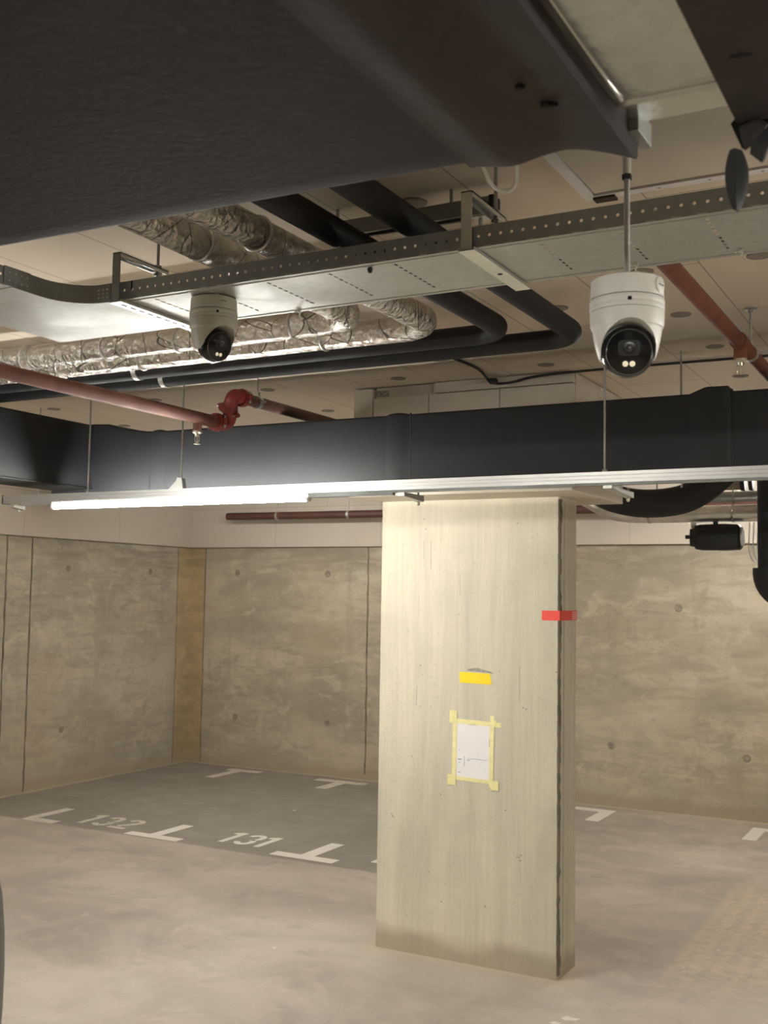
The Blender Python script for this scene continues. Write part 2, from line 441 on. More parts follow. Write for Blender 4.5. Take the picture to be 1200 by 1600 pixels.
# ------------------------------------------------------------------ pillar and its cladding
PX0, PX1, PY0, PY1, PZ = -2.692, -1.738, 4.944, 5.195, 2.222
pil = thing('concrete_pillar', 'pale board-marked concrete pillar standing in the middle of the garage floor', 'pillar', (-2.215, 5.07, 0))
ch = .007
MB().prism([(PX0 + ch, PY0), (PX1 - ch, PY0), (PX1, PY0 + ch), (PX1, PY1 - ch), (PX1 - ch, PY1), (PX0 + ch, PY1), (PX0, PY1 - ch), (PX0, PY0 + ch)], 0, PZ).build('shaft', M['pillar'], pil)
mb = MB(); secs = []; n = 90
for i in range(n + 1):
    z = .02 + (PZ - .03) * i / n; w = .018 + .020 * random.random() ** 2 + .006 * math.sin(i * .31); w2 = random.uniform(.0005, .004)
    secs.append([(PX1 - .004 - w2, PY0 - .0012, z), (PX1 + .0012, PY0 + .003, z), (PX1 + .0012, PY0 + w, z), (PX1 - .003, PY0 + w, z), (PX1 - .003, PY0 + .004, z)])
mb.sweep(secs).build('chipped_corner', M['joint'], pil)
mb = MB(); secs = []
for i in range(40):
    z = .1 + (PZ - .13) * i / 39; w = random.uniform(.001, .006) if i % 5 else .0006
    secs.append([(PX1 + .0006, PY0 + .068 - w, z), (PX1 + .0018, PY0 + .068, z), (PX1 + .0006, PY0 + .068 + w, z)])
mb.sweep(secs).build('crack', M['soot'], pil)
mb = MB()   # little blow holes and scratches in the cast face
for x, z in [(-2.61, .66), (-2.605, .65), (-2.6, .645), (-1.93, .53), (-1.92, .54), (-1.925, .515), (-1.94, .53), (-2.34, .78), (-2.40, .4), (-1.90, 1.22), (-1.915, 1.225), (-2.45, 2.13), (-2.44, 2.08), (-1.95, 2.1), (-2.1, .28), (-2.0, .74), (-2.33, .27), (-1.75, 1.4), (-2.5, .95), (-2.46, 1.4)]:
    mb.lathe([(.004, 0), (.003, -.0012)], (x, PY0, z), (0, 1, 0), 10)
for x, z0, z1 in [(-1.935, 1.25, 1.42), (-2.45, 1.93, 2.02), (-2.41, 1.88, 2.02), (-2.48, 1.2, 1.3), (-2.25, 1.75, 1.85)]:
    mb.box(x, PY0 - .0008, z0, x + .002, PY0, z1)
mb.build('pit_marks', M['soot'], pil)

cl = thing('column_cladding', 'white insulation board casing around the pillar head under the ceiling', 'cladding', (-2.14, 5.0, PZ))
MB().box(-2.55, 4.73, PZ + .03, -1.62, 5.40, CE - .002).build('core', M['brown'], cl)
MB().box(-2.715, 4.644, PZ, -1.575, 5.43, PZ + .05).build('bottom_board', M['board'], cl, bevel=.003)
g = .0015
for x0, x1, z0, z1 in [(-2.70, -2.592, PZ + .05, 2.752), (-2.59, -2.289, PZ + .05, 2.703), (-2.289, -1.926, PZ + .05, 2.703), (-1.926, -1.575, PZ + .05, 2.703), (-2.262, -1.575, 2.705, 2.738)]:
    MB().box(x0 + g, 4.650, z0 + g, x1 - g, 4.69, z1 - g).build('front_board', M['board'], cl, bevel=.0015)
MB().box(-2.262, 4.656, 2.738, -1.58, 4.70, 2.756).build('top_strip', M['board'], cl)
MB().box(-2.59, 4.680, 2.700, -2.262, 4.70, 2.757).build('open_slot', M['board'], cl)
MB().box(-2.575, 4.668, 2.712, -2.52, 4.679, 2.742).build('foil_scrap', M['foil'], cl)
for y0, y1 in [(4.69, 5.05), (5.05, 5.43)]:
    MB().box(-1.615, y0 + g, PZ + .05, -1.575, y1 - g, 2.755).build('side_board', M['board'], cl)
    MB().box(-2.70, y0 + g, PZ + .05, -2.66, y1 - g, 2.755).build('side_board', M['board'], cl)
MB().box(-2.66, 5.39, PZ + .05, -1.615, 5.43, 2.755).build('back_board', M['board'], cl)

# things taped to the pillar
def tilt(mbv, cx, cz, a):
    for i, (x, y, z) in enumerate(mbv.v):
        dx, dz = x - cx, z - cz
        mbv.v[i] = (cx + dx * math.cos(a) - dz * math.sin(a), y, cz + dx * math.sin(a) + dz * math.cos(a))
    return mbv
no = thing('notice_sheet', 'white printed sheet taped to the pillar with pale yellow masking tape', 'notice', (-2.166, PY0, .86))
def face(x0, z0, x1, z1, d0, d1, a=-.022, c=(-2.166, 1.0)):
    return tilt(MB().box(x0, PY0 - d1, z0, x1, PY0 - d0, z1), c[0], c[1], a)
face(-2.262, .868, -2.076, 1.140, .0005, .0015).build('paper', M['paper'], no)
no_p = [o for o in no.children if o.name.startswith('paper')][0]
face(-2.215, .925, -2.213, .975, .0015, .0019).build('printed_line', M['ink'], no_p)
for a in [(-2.200, .964, -2.095, .9655), (-2.20, .955, -2.185, .958), (-2.248, .955, -2.228, .959), (-2.245, .94, -2.235, .942), (-2.246, .893, -2.232, .896), (-2.20, 1.1265, -2.155, 1.129), (-2.087, 1.03, -2.0855, 1.07), (-2.245, 1.0, -2.24, 1.003)]:
    face(*a, .0015, .0019).build('printed_line', M['ink'], no_p)
for x0, z0, x1, z1, d, a in [(-2.300, 1.128, -2.030, 1.150, .0016, -.03), (-2.290, .856, -2.040, .874, .0016, -.03), (-2.279, .83, -2.257, 1.19, .0026, -.01), (-2.083, .84, -2.062, 1.178, .0026, -.012)]:
    face(x0, z0, x1, z1, d, d + .0008, a).build('masking_tape', M['masking'], no)
for x0, z0, x1, z1, a in [(-2.306, .835, -2.272, .885, .02), (-2.077, .826, -2.035, .872, 0), (-2.298, 1.145, -2.268, 1.188, -.02), (-2.06, 1.12, -2.035, 1.145, 0.1)]:
    face(x0, z0, x1, z1, .0034, .0042, a).build('masking_tape', M['masking'], no)

mb = MB()
mb.prism([(-2.246, 1.379), (-2.243, 1.327), (-2.078, 1.324), (-2.076, 1.333), (-2.083, 1.374), (-2.09, 1.377)], 0, .0015, lambda x, z, d: (x, PY0 - .0005 - d, z))
tag(mb.build('yellow_tape', M['yellow']), 'bright yellow strip of tape stuck to the pillar above the sheet', 'tape')
mb = MB()
mb.prism([(-2.20, 1.395), (-2.15, 1.402), (-2.12, 1.394), (-2.08, 1.386), (-2.064, 1.376), (-2.10, 1.381), (-2.21, 1.386)], 0, .0006, lambda x, z, d: (x, PY0 - d, z))
mb.build('smudge', M['soot'], pil)
rt_ = thing('red_tape', 'red strip of tape wrapped round the right corner of the pillar', 'tape', (PX1, PY0, 1.640))
MB().box(-1.823, PY0 - .0018, 1.640, PX1 + .0016, PY0 - .0004, 1.686).build('front_strip', M['redtape'], rt_)
MB().box(PX1 + .0014, PY0 - .0018, 1.640, PX1 + .0026, PY1, 1.686).build('side_strip', M['redtape'], rt_)
mb = MB()
for k, (y0, y1) in enumerate([(5.125, 5.14), (5.15, 5.157), (5.163, 5.175), (5.18, 5.186)]):
    for j in range(4):
        mb.box(PX1 + .0026, y0, 1.645 + j * .010, PX1 + .003, y1, 1.649 + j * .010 + .002 * (k % 2))
mb.build('printed_text', M['print'], rt_)

# ------------------------------------------------------------------ floor paint
def poly_mark(name, polys, label, mat='paint', cat='floor marking', group=None):
    mb = MB()
    for p in polys: mb.prism(p, .0004, .0016)
    return tag(mb.build(name, M[mat]), label, cat, group)
def rect(x0, y0, x1, y1): return [(x0, y0), (x1, y0), (x1, y1), (x0, y1)]
def Tm(x0, x1, s0, s1, y0, y1, y2): return [rect(x0, y0, x1, y1), rect(s0, y1, s1, y2)]
poly_mark('bay_mark', Tm(-4.235, -3.745, -4.045, -3.943, 6.272, 6.375, 6.775), 'bright white T mark on the floor right of number 131')
poly_mark('bay_mark', Tm(-5.470, -4.995, -5.300, -5.205, 6.230, 6.325, 6.700), 'white T mark on the floor between numbers 132 and 131')
poly_mark('bay_mark', Tm(-6.470, -6.150, -6.480, -6.385, 6.200, 6.300, 6.695), 'worn white L mark on the floor left of number 132', 'paint_worn')
poly_mark('bay_mark', [rect(-6.58, 8.95, -6.20, 9.06), rect(-6.50, 8.52, -6.395, 8.95)], 'faint L mark by the back wall nearest the left corner', 'paint_worn')
poly_mark('bay_mark', [rect(-5.55, 8.93, -5.02, 9.04), rect(-5.315, 8.58, -5.20, 8.93)], 'faint T mark by the back wall just left of the pillar', 'paint_worn')
poly_mark('bay_mark', [rect(-3.2, 8.93, -2.675, 9.035), rect(-2.785, 8.535, -2.675, 8.93)], 'white angled mark by the back wall just right of the pillar')
poly_mark('bay_mark', [rect(-1.58, 8.87, -1.0, 8.98), rect(-1.58, 8.50, -1.478, 8.87)], 'white angled mark cut by the right edge of the photo')
def ribbon(pts, w):
    pts = [Vector((*p, 0)) for p in pts]; n = len(pts); L = []; R_ = []
    for i in range(n):
        t = (pts[min(i + 1, n - 1)] - pts[max(i - 1, 0)]).normalized(); q = Vector((-t.y, t.x, 0)) * w / 2
        L.append((pts[i] + q)[:2]); R_.append((pts[i] - q)[:2])
    return [[tuple(L[i]), tuple(L[i + 1]), tuple(R_[i + 1]), tuple(R_[i])] for i in range(n - 1)]
def digit(ch, x, y, w, h, st):
    P = []
    if ch == '1':
        P += [rect(x + w * .45, y, x + w * .45 + st, y + h)]
        P += [[(x + w * .45, y + h), (x + w * .45 + .001, y + h * .80), (x, y + h * .80), (x + w * .02, y + h * .90)]]
    else:
        r = (w - st) / 2; cx = x + w / 2; sy = (h - st) / 4 / r
        A = lambda cy, a0, a1, n=12: [(cx + r * math.cos(math.radians(a0 + (a1 - a0) * i / n)), cy + r * sy * math.sin(math.radians(a0 + (a1 - a0) * i / n))) for i in range(n + 1)]
        ct = y + h - st / 2 - r * sy; cb = y + st / 2 + r * sy
        if ch == '3':
            P += ribbon(A(ct, 165, -80), st) + ribbon(A(cb, 80, -165), st)
        if ch == '2':
            P += ribbon(A(ct, 165, -40) + [(x + w * .30, y + h * .22)], st)
            P += [rect(x, y, x + w, y + st)]
    return P
def number(txt, x, y, h, label, mat, ws):
    t = thing('stall_number', label, 'floor number', (x + .2, y, 0))
    for c, (dx, w) in zip(txt, ws):
        mb = MB()
        for p in digit(c, x + dx, y, w, h, .046): mb.prism(p, .0004, .0016)
        mb.build('digit', M[mat], t)
number('131', -4.80, 6.395, .315, 'white stencilled number 131 painted on the floor', 'paint', [(0, .10), (.14, .15), (.30, .10)])
number('132', -6.07, 6.335, .315, 'worn stencilled number 132 painted on the floor', 'paint_worn', [(0, .10), (.15, .15), (.34, .155)])
number('1', -3.595, 6.44, .315, 'white stencilled digit showing at the left foot of the pillar', 'paint', [(0, .10)])
poly_mark('paint_splash', [[(-1.60, 4.45), (-1.57, 4.44), (-1.555, 4.475), (-1.59, 4.475)], [(-1.575, 4.52), (-1.55, 4.51), (-1.51, 4.53), (-1.50, 4.56), (-1.53, 4.55), (-1.56, 4.56)]], 'small white paint splash on the floor below the pillar', cat='paint splash')
for x, y, s, lab in [(-1.19, 5.78, .010, 'small pale chip lying in the sandy track at lower right'), (-3.10, 4.66, .010, 'small white crumb lying on the floor at lower left'), (-4.9, 7.6, .016, 'small pale chip on the floor behind number 131'), (-3.3, 5.3, .006, 'tiny pale chip on the floor left of the pillar')]:
    mb = MB(); mb.prism([(x - s, y - s * .4), (x + s * .6, y - s * .6), (x + s, y + s * .3), (x - s * .3, y + s * .6)], 0, s * .4)
    tag(mb.build('concrete_chip', M['paint']), lab, 'chip')

# ------------------------------------------------------------------ long black duct with its corner
du = thing('ventilation_duct', 'long black insulated duct running across above the light rail', 'duct', (-1.5, 4.2, 2.22))
DY0, DY1, DZ0 = 4.05, 4.40, 2.222
def sec(x, y0, y1, z0, z1, r=.012):
    L = []
    for cy, cz, a0 in [(y0 + r, z0 + r, 180), (y1 - r, z0 + r, 270), (y1 - r, z1 - r, 0), (y0 + r, z1 - r, 90)]:
        for k in range(4):
            a = math.radians(a0 + 30 * k); L.append((x, cy + r * math.cos(a), cz + r * math.sin(a)))
    return L
secs = []
for x, zt, dy in [(-4.10, 2.566, 0), (-3.83, 2.566, 0), (-3.74, 2.560, 0), (-3.66, 2.535, .0), (-3.5, 2.512, .0), (-3.42, 2.508, 0), (-3.36, 2.508, 0), (-2.20, 2.504, 0), (-.90, 2.504, 0), (3.5, 2.504, 0)]:
    secs.append(sec(x, DY0 + dy, DY1, DZ0, zt))
MB().sweep(secs).build('main_run', M['duct'], du, smooth=True)
def collar(x0, x1, h, t=.005):
    n = 14; S = []
    for i in range(n + 1):
        x = x0 + (x1 - x0) * i / n; b = math.sin(PI * min(1, i / n * 1.15)) ** .6 if i < n else 0
        b = max(b, 0)
        if h > .02: b = min(1, i / n / .4) * (1 - .15 * i / n) if i < n else 0
        if i == 0: b = 0
        S.append(sec(x, DY0 - t * (.2 + b), DY1 + t, DZ0 - t * (.2 + b), 2.505 + h * b))
    MB().sweep(S).build('collar', M['duct'], du, smooth=True)
collar(-2.19, -2.081, .007, .0022); collar(-.925, -.778, .022); collar(-3.47, -3.37, .010, .004)
MB().box(-2.079, DY0 - .0015, DZ0, -2.073, DY0 + .003, 2.507).build('seam_tape', M['black_matt'], du)
MB().box(-.776, DY0 - .0015, DZ0, -.771, DY0 + .003, 2.51).build('seam_tape', M['black_matt'], du)
# leg coming towards the viewer on the left
def secy(y, x0, x1, z0, z1, r=.012):
    return [(a[1], y, a[2]) for a in sec(0, x0, x1, z0, z1, r)]
MB().sweep([secy(y, -4.10, -3.83, 2.242, 2.560) for y in (0, 1, 2, 3, 4.06)]).build('side_run', M['duct'], du, smooth=True)
mb = MB(); y = .3
mb.box(-3.829, .3, 2.2405, -3.822, 4.045, 2.2455); mb.build('edge_bead', M['black_matt'], du)

# ------------------------------------------------------------------ light rail, lamps, rods
RY = 3.75
ra = thing('light_rail', 'ribbed aluminium light rail hanging below the black duct', 'rail', (-2, RY, 2.152))
prof = [(-.020, 2.152), (-.020, 2.158), (-.017, 2.159), (-.017, 2.164), (-.020, 2.165), (-.020, 2.171), (-.017, 2.172), (-.017, 2.177), (-.020, 2.178), (-.020, 2.190),
        (.020, 2.190), (.020, 2.152)]
MB().sweep([[(x, RY + a, z) for a, z in prof] for x in (-4.09, -3.57, 4.0)]).build('rail_profile', M['alu'], ra)
MB().box(-3.98, RY - .012, 2.140, -3.79, RY + .012, 2.152).build('cover_strip', M['alu'], ra)
MB().box(-2.375, RY - .012, 2.134, -1.99, RY + .012, 2.152).build('cover_strip', M['galv_s'], ra)
MB().box(-1.99, RY - .012, 2.143, 4.0, RY + .012, 2.152).build('cover_strip', M['galv_s'], ra)
MB().box(-4.094, RY - .021, 2.150, -4.09, RY + .021, 2.192).build('end_cap', M['black_matt'], ra)
def lampm(x0, x1, y, label, z=2.152):
    t = thing('tube_lamp', label, 'lamp', ((x0 + x1) / 2, y, z - .03))
    MB().box(x0 - .01, y - .013, z - .006, x1 + .01, y + .013, z).build('housing', M['alu'], t)
    MB().tube([(x0, y, z - .019), (x1, y, z - .019)], .013, 16).build('diffuser', M['lamp'], t, smooth=True)
    for xe, s in ((x0, -1), (x1, 1)):
        MB().tube([(xe, y, z - .019), (xe + s * .012, y, z - .019)], .014, 16).build('end_cap', M['tie_w'], t, smooth=True)
lampm(-3.775, -2.387, RY, 'glowing white tube lamp under the left end of the light rail')

def rod(name, label, x, y, z0, z1, r=.004, parts=(), group=None):
    t = thing(name, label, 'rod', (x, y, z0), group)
    MB().tube([(x, y, z0), (x, y, z1)], r, 10).build('threaded_bar', M['steel'], t, smooth=True)
    for z in parts: MB().lathe([(.009, 0), (.009, .007)], (x, y, z), seg=6).build('nut', M['steel'], t)
    return t
r1 = rod('hanger_rod', 'thin steel rod holding the left end of the light rail', -3.570, RY, 2.192, CE, parts=(2.192,))
r2 = rod('hanger_rod', 'thin steel rod rising from the glowing tube lamp past the red pipe', -3.034, RY, 2.23, CE)
r3 = rod('hanger_rod', 'thin steel rod holding the light rail right of the pillar below the camera', -1.153, RY, 2.192, CE, parts=(2.192,))
rod('hanger_rod', 'thin rod seen under the hanging camera going behind the duct', -1.055, 4.47, 2.2, CE)
rod('hanger_rod', 'thin rod at the far left behind the red pipe', -4.60, 4.44, 2.2, CE)
# sloped rail clamp under the second rod
MB().prism([(-.06, 2.190), (.02, 2.190), (.012, 2.236), (-.012, 2.240), (-.02, 2.225)], -.012, .012, lambda a, z, d: (-3.034 + a, RY + d, z)).build('clamp', M['zinc'], r2)
RZ = [2.1432]
def bracket(x, z, y0, y1, label):
    t = thing('cantilever_bracket', label, 'bracket', (x, y0, z))
    MB().prism([(y0, z + .003), (y1, z - .007), (y1, RZ[0]), (y0, RZ[0])], -.016, .016, lambda a, b, d: (x + d, a, b)).build('arm', M['zinc'], t, bevel=.001)
    MB().tube([(x, y1 - .02, z - .014), (x, y1 - .02, z + .03)], .0045, 10).build('bolt', M['steel'], t, smooth=True)
    MB().lathe([(.004, -.010), (.007, -.006), (.007, .002), (.004, .004)], (x, y1 - .02, z - .012), seg=12).build('cap_nut', M['chrome'], t, smooth=True)
bracket(-1.14, 2.128, RY - .01, RY + .27, 'galvanised cantilever bracket under the rail right of the pillar')
bracket(-4.03, 2.130, RY - .02, RY + .05, 'small bracket and bolt at the left end of the light rail')
bracket(-1.955, 2.125, RY - .01, RY + .16, 'dark bracket under the light rail above the pillar')

# ------------------------------------------------------------------ pipes
def bentpipe(x, y, z, r, rad, x_end, y_start=.7):
    p = [(x, y_start + (y - rad - y_start) * i / 14, z) for i in range(15)]
    p += arc((x - rad, y - rad, z), 0, PI / 2, rad, (1, 0, 0), (0, 1, 0), 12)[1:]
    p += [(x - rad + (x_end - x + rad) * i / 24, y, z) for i in range(1, 25)]
    return p
PZc = 2.62
for (x, y, lab) in [(-1.157, 3.50, 'black foam-insulated pipe, outermost of the bend nearest the camera'), (-1.352, 3.335, 'black foam-insulated pipe between the foil pipe and the outermost pipe')]:
    t = thing('insulated_pipe', lab, 'pipe', (x, y, PZc - .034), 'black foam pipes')
    MB().tube(bentpipe(x, y, PZc, .034, .12, -6.5), .034, 20).build('foam_sleeve', M['foam'], t, smooth=True)
    xs = [-2.93] if y > 3.4 else [-2.93]
    for xx in xs:
        MB().tube([(xx - .011, y, PZc - .001), (xx + .011, y, PZc - .001)], .036, 20).build('pipe_strap', M['zinc'], t, smooth=True)
for (x, y, lab) in [(-1.53, 3.155, 'foil-wrapped pipe bending beside the black pipes'), (-1.705, 2.965, 'foil-wrapped pipe nearest the cable tray')]:
    t = thing('foil_pipe', lab, 'pipe', (x, y, PZc - .042), 'foil-wrapped pipes')
    path = bentpipe(x, y, PZc, .042, .11, -6.5)
    rad = [.042 + random.uniform(-.0018, .0018) for _ in path]
    MB().tube(path, .042, 28, rad=rad).build('foil_sleeve', M['foil'], t, smooth=True)
    for k, xx in enumerate([-1.95, -2.42, -2.75, -3.15, -3.6]):
        q = MB(); pts = []
        for j in range(24):
            a = 2 * PI * j / 24; pts.append((xx + random.uniform(-.003, .003) + .01 * (k % 2) * math.sin(a), y + .0435 * math.cos(a), PZc + .0435 * math.sin(a)))
        q.tube(pts + [pts[0]], .0035, 6).build('foil_band', M['foil_band'], t, smooth=True)
    for yy in (2.15, 1.85, 2.62):
        pts = [(x + .0435 * math.cos(2 * PI * j / 24), yy, PZc + .0435 * math.sin(2 * PI * j / 24)) for j in range(25)]
        MB().tube(pts, .0035, 6).build('foil_band', M['foil_band'], t, smooth=True)

def vlathe(prof, x, y, z, ax=(0, 0, 1), seg=24): return MB().lathe(prof, (x, y, z), ax, seg)
def sprinkler(parent, x, y, z, matp, rp):
    """tee stub with an upright/pendent head below a pipe whose centre is at z"""
    vlathe([(rp * .72, 0), (rp * .72, -.052), (rp * .60, -.056)], x, y, z).build('tee_stub', matp, parent, smooth=True)
    s = thing('sprinkler', 'x', 'sprinkler', (x, y, z - .12))
    vlathe([(.0, -.055), (.021, -.055), (.021, -.063), (.016, -.066), (.012, -.068), (.010, -.078), (.0, -.078)], x, y, z).build('body', M['chrome'], s, smooth=True)
    q = MB()
    for a in (-1, 1):
        q.tube([(x + a * .009, y, z - .076), (x + a * .012, y, z - .090), (x + a * .008, y, z - .102), (x, y, z - .106)], .0018, 8)
    q.build('yoke', M['chrome'], s, smooth=True)
    vlathe([(.0, -.106), (.013, -.108), (.014, -.111), (.0, -.112)], x, y, z).build('deflector', M['chrome'], s, smooth=True)
    vlathe([(.0025, -.078), (.003, -.106)], x, y, z, seg=8).build('glass_bulb', M['chrome'], s)
    return s
# left red pipe with its offset fitting
rp = thing('sprinkler_pipe', 'dusty red pipe crossing in front of the foil pipes at left', 'pipe', (-2.84, 2.4, 2.44))
MB().tube([(-2.84, 1.3 + 2.44 * i / 10, 2.468) for i in range(11)], .026, 20).build('pipe_run', M['red'], rp, smooth=True)
sprinkler(rp, -2.84, 3.605, 2.468, M['red'], .026)['label'] = 'brass sprinkler head hanging from the left red pipe'
def fitting(parent, c, ax, r, L, lug=(0, 0, 1)):
    ax = Vector(ax).normalized(); c = Vector(c)
    vlathe([(r * .9, -L / 2), (r * 1.25, -L / 2), (r * 1.32, -L * .2), (r * 1.32, L * .2), (r * 1.25, L / 2), (r * .9, L / 2)], *c, ax).build('coupling', M['red_fit'], parent, smooth=True)
    sd = ax.cross(Vector(lug)).normalized()
    for k in (-1, 1):
        p = c + sd * r * 1.45 * k
        q = MB(); q.tube([p - Vector(lug) * r * .5, p + Vector(lug) * r * .5], r * .34, 10); q.build('coupling_lug', M['red_fit'], parent, smooth=True)
        q = MB(); q.tube([p - Vector(lug) * r * .85, p + Vector(lug) * r * .85], r * .16, 8); q.build('coupling_bolt', M['zinc'], parent)
ef = thing('swing_fitting', 'red grooved elbow fitting linking the left red pipe to the raised pipe', 'pipe fitting', (-2.76, 3.75, 2.44))
A0 = Vector((-2.84, 3.74, 2.468)); B0 = Vector((-2.770, 3.755, 2.580))
pth = [A0, A0 + Vector((0, .03, 0)), A0 + Vector((.006, .058, .002)), A0 + Vector((.018, .060, .03)), A0.lerp(B0, .5) + Vector((0, .035, 0)),
       B0 + Vector((-.014, .0, -.03)), B0 + Vector((-.004, .004, .0)), B0 + Vector((0, .035, .002)), B0 + Vector((0, .075, 0))]
# smooth the polyline
def chaikin(p, n=2):
    p = [Vector(a) for a in p]
    for _ in range(n):
        q = [p[0]]
        for a, b in zip(p[:-1], p[1:]): q += [a.lerp(b, .25), a.lerp(b, .75)]
        p = q + [p[-1]]
    return p
MB().tube(chaikin(pth), .031, 20).build('elbow_body', M['red_fit'], ef, smooth=True)
dmid = (B0 - A0).normalized()
fitting(ef, A0 + Vector((0, -.005, 0)), (0, 1, 0), .030, .035)
fitting(ef, A0.lerp(B0, .48) + Vector((0, .022, 0)), dmid, .031, .035, (0, .9, .2))
fitting(ef, B0 + Vector((0, .06, 0)), (0, 1, 0), .030, .030)
rp2 = thing('sprinkler_pipe', 'dark red raised pipe leaving the elbow fitting over the black duct', 'pipe', (B0.x, 4.5, 2.55))
MB().tube([(B0.x, B0.y + .07 + 1.9 * i / 8, B0.z) for i in range(9)], .025, 20).build('pipe_run', M['red_dark'], rp2, smooth=True)
def pclamp(parent, x, y, z, r, mat='zinc'):
    cl_ = MB().lathe([(r * 1.04, -.011), (r * 1.14, -.011), (r * 1.14, .011), (r * 1.04, .011)], (x, y, z), (0, 1, 0), 24).build('pipe_clamp', M[mat], parent, smooth=True)
    for k in (-1, 1): MB().box(x + k * r * 1.1 - .004, y - .009, z - .004, x + k * r * 1.5 + .004, y + .009, z + .004).build('clamp_lug', M['zinc'], cl_)
    MB().box(x - .008, y - .008, z + r * 1.05, x + .008, y + .008, z + r * 1.05 + .02).build('clamp_nut', M['zinc'], cl_)
h1 = rod('pipe_hanger', 'thin rod and clamp holding the raised dark red pipe', B0.x, 3.93, B0.z + .045, CE, .0035)
pclamp(h1, B0.x, 3.93, B0.z, .025)
# right red pipe
rr = thing('sprinkler_pipe', 'brownish red pipe under the ceiling at right beside the hanging camera', 'pipe', (-.682, 4, 2.575))
MB().tube([(-.682, 2.44 + 6.6 * i / 16, 2.600) for i in range(17)], .024, 20).build('pipe_run', M['red_r'], rr, smooth=True)
MB().tube([(-.682, 3.67, 2.60), (-.682, 3.76, 2.60)], .028, 20).build('tee_collar', M['red_r'], rr, smooth=True)
sprinkler(rr, -.682, 3.715, 2.600, M['red_r'], .030)['label'] = 'brass sprinkler head hanging from the right red pipe'
h2 = rod('pipe_hanger', 'short rod with ceiling plate and clamp holding the right red pipe', -.680, 3.90, 2.645, CE, .0045)
MB().lathe([(.022, 0), (.022, -.004), (.010, -.006), (.008, -.016)], (-.680, 3.90, CE), seg=16).build('ceiling_plate', M['steel'], h2, smooth=True)
pclamp(h2, -.682, 3.90, 2.600, .024)
# strut rail above the pipes
st = thing('strut_channel', 'slotted steel channel hung over the black pipes behind the cable tray', 'channel', (-1.6, 2.43, 2.68))
prof = [(-.02, 2.68), (-.02, 2.72), (.02, 2.72), (.02, 2.68), (.011, 2.68), (.011, 2.684), (.0165, 2.684), (.0165, 2.7165), (-.0165, 2.7165), (-.0165, 2.684), (-.011, 2.684), (-.011, 2.68)]
MB().sweep([[(x, 2.43 + a, z) for a, z in prof] for x in (-1.50, -1.03)]).build('channel', M['galv_s'], st)
MB().box(-1.03, 2.408, 2.678, -1.018, 2.452, 2.722).build('end_cap', M['black_matt'], st)
for x in (-1.14, -1.47): MB().tube([(x, 2.43, 2.72), (x, 2.43, CE)], .005, 10).build('rod', M['steel'], st)
for x in (-1.06, -1.262, -1.44):
    q = MB(); q.tube([(x, 2.43, 2.63), (x, 2.43, 2.684)], .005, 10)
    q.box(x - .02, 2.412, 2.674, x + .02, 2.448, 2.680); q.build('pipe_support', M['zinc'], st)
for x in (-1.157, -1.352):
    MB().lathe([(.0345, -.010), (.0365, -.010), (.0365, .010), (.0345, .010)], (x, 2.43, PZc), (0, 1, 0), 24).build('pipe_ring', M['zinc'], st, smooth=True)

# ------------------------------------------------------------------ cable tray
TZ0, TZ1, TY0, TY1 = 2.490, 2.535, 2.108, 2.400
ct = thing('cable_tray', 'perforated galvanised cable tray running across with a bend at left', 'cable tray', (-1.4, 2.25, TZ0))
XL, XR = -1.945, .55
def side_plate(name, f, u0, u1, mat):
    mb = MB(); n = int((u1 - u0) / .025); du_ = (u1 - u0) / n
    for i in range(n):
        a = u0 + i * du_
        mb.holed(f, a, a + du_, TZ0, TZ1, a + du_ / 2, 2.514, .0036, .0036, .0012)
    mb.build(name, mat, ct)
side_plate('near_side', lambda u, v, w: (u, TY0 + w, v), XL, XR, M['galv_s'])
side_plate('far_side', lambda u, v, w: (u, TY1 - w, v), XL, XR, M['galv_s'])
def bottom_plate(name, f, u0, u1, v0, v1, first, pitch, mat, slots=False):
    mb = MB(); prev = u0; u = first; t = .0012
    while u < u1 - .02:
        mb.add([f(prev, v0, 0), f(u - .005, v0, 0), f(u - .005, v1, 0), f(prev, v1, 0), f(prev, v0, t), f(u - .005, v0, t), f(u - .005, v1, t), f(prev, v1, t)],
               [(0, 1, 2, 3), (7, 6, 5, 4)])
        a = v0
        for k in range(12):
            h = (v1 - v0) / 12
            if 1 <= k <= 9: mb.holed(f, u - .005, u + .005, a, a + h, u, a + h / 2, .0036, .0085, t)
            else: mb.add([f(u - .005, a, 0), f(u + .005, a, 0), f(u + .005, a + h, 0), f(u - .005, a + h, 0), f(u - .005, a, t), f(u + .005, a, t), f(u + .005, a + h, t), f(u - .005, a + h, t)], [(0, 1, 2, 3), (7, 6, 5, 4)])
            a += h
        prev = u + .005; u += pitch
    mb.add([f(prev, v0, 0), f(u1, v0, 0), f(u1, v1, 0), f(prev, v1, 0), f(prev, v0, t), f(u1, v0, t), f(u1, v1, t), f(prev, v1, t)], [(0, 1, 2, 3), (7, 6, 5, 4)])
    if slots:
        x = u0 + .03
        while x < u1 - .03:
            mb.box(x, TY0 - .0006, TZ0 - .0004, x + .018, TY0 + .004, TZ0 + .0026); x += .050
    mb.build(name, mat, ct)
bottom_plate('bottom', lambda u, v, w: (u, v, TZ0 + w), XL, XR, TY0, TY1, -1.83, .172, M['galv'], True)
# pressed beads and bright slots along the bottom, top lips
mb = MB()
for y in (TY0 + .016, TY1 - .016): mb.tube([(XL, y, TZ0 + .0005), (XR, y, TZ0 + .0005)], .0022, 8)
mb.build('bottom_bead', M['galv'], ct, smooth=True)
mb = MB(); mb.box(XL, TY0, TZ1, XR, TY0 + .008, TZ1 + .0015); mb.box(XL, TY1 - .008, TZ1, XR, TY1, TZ1 + .0015); mb.build('top_lip', M['galv_s'], ct)
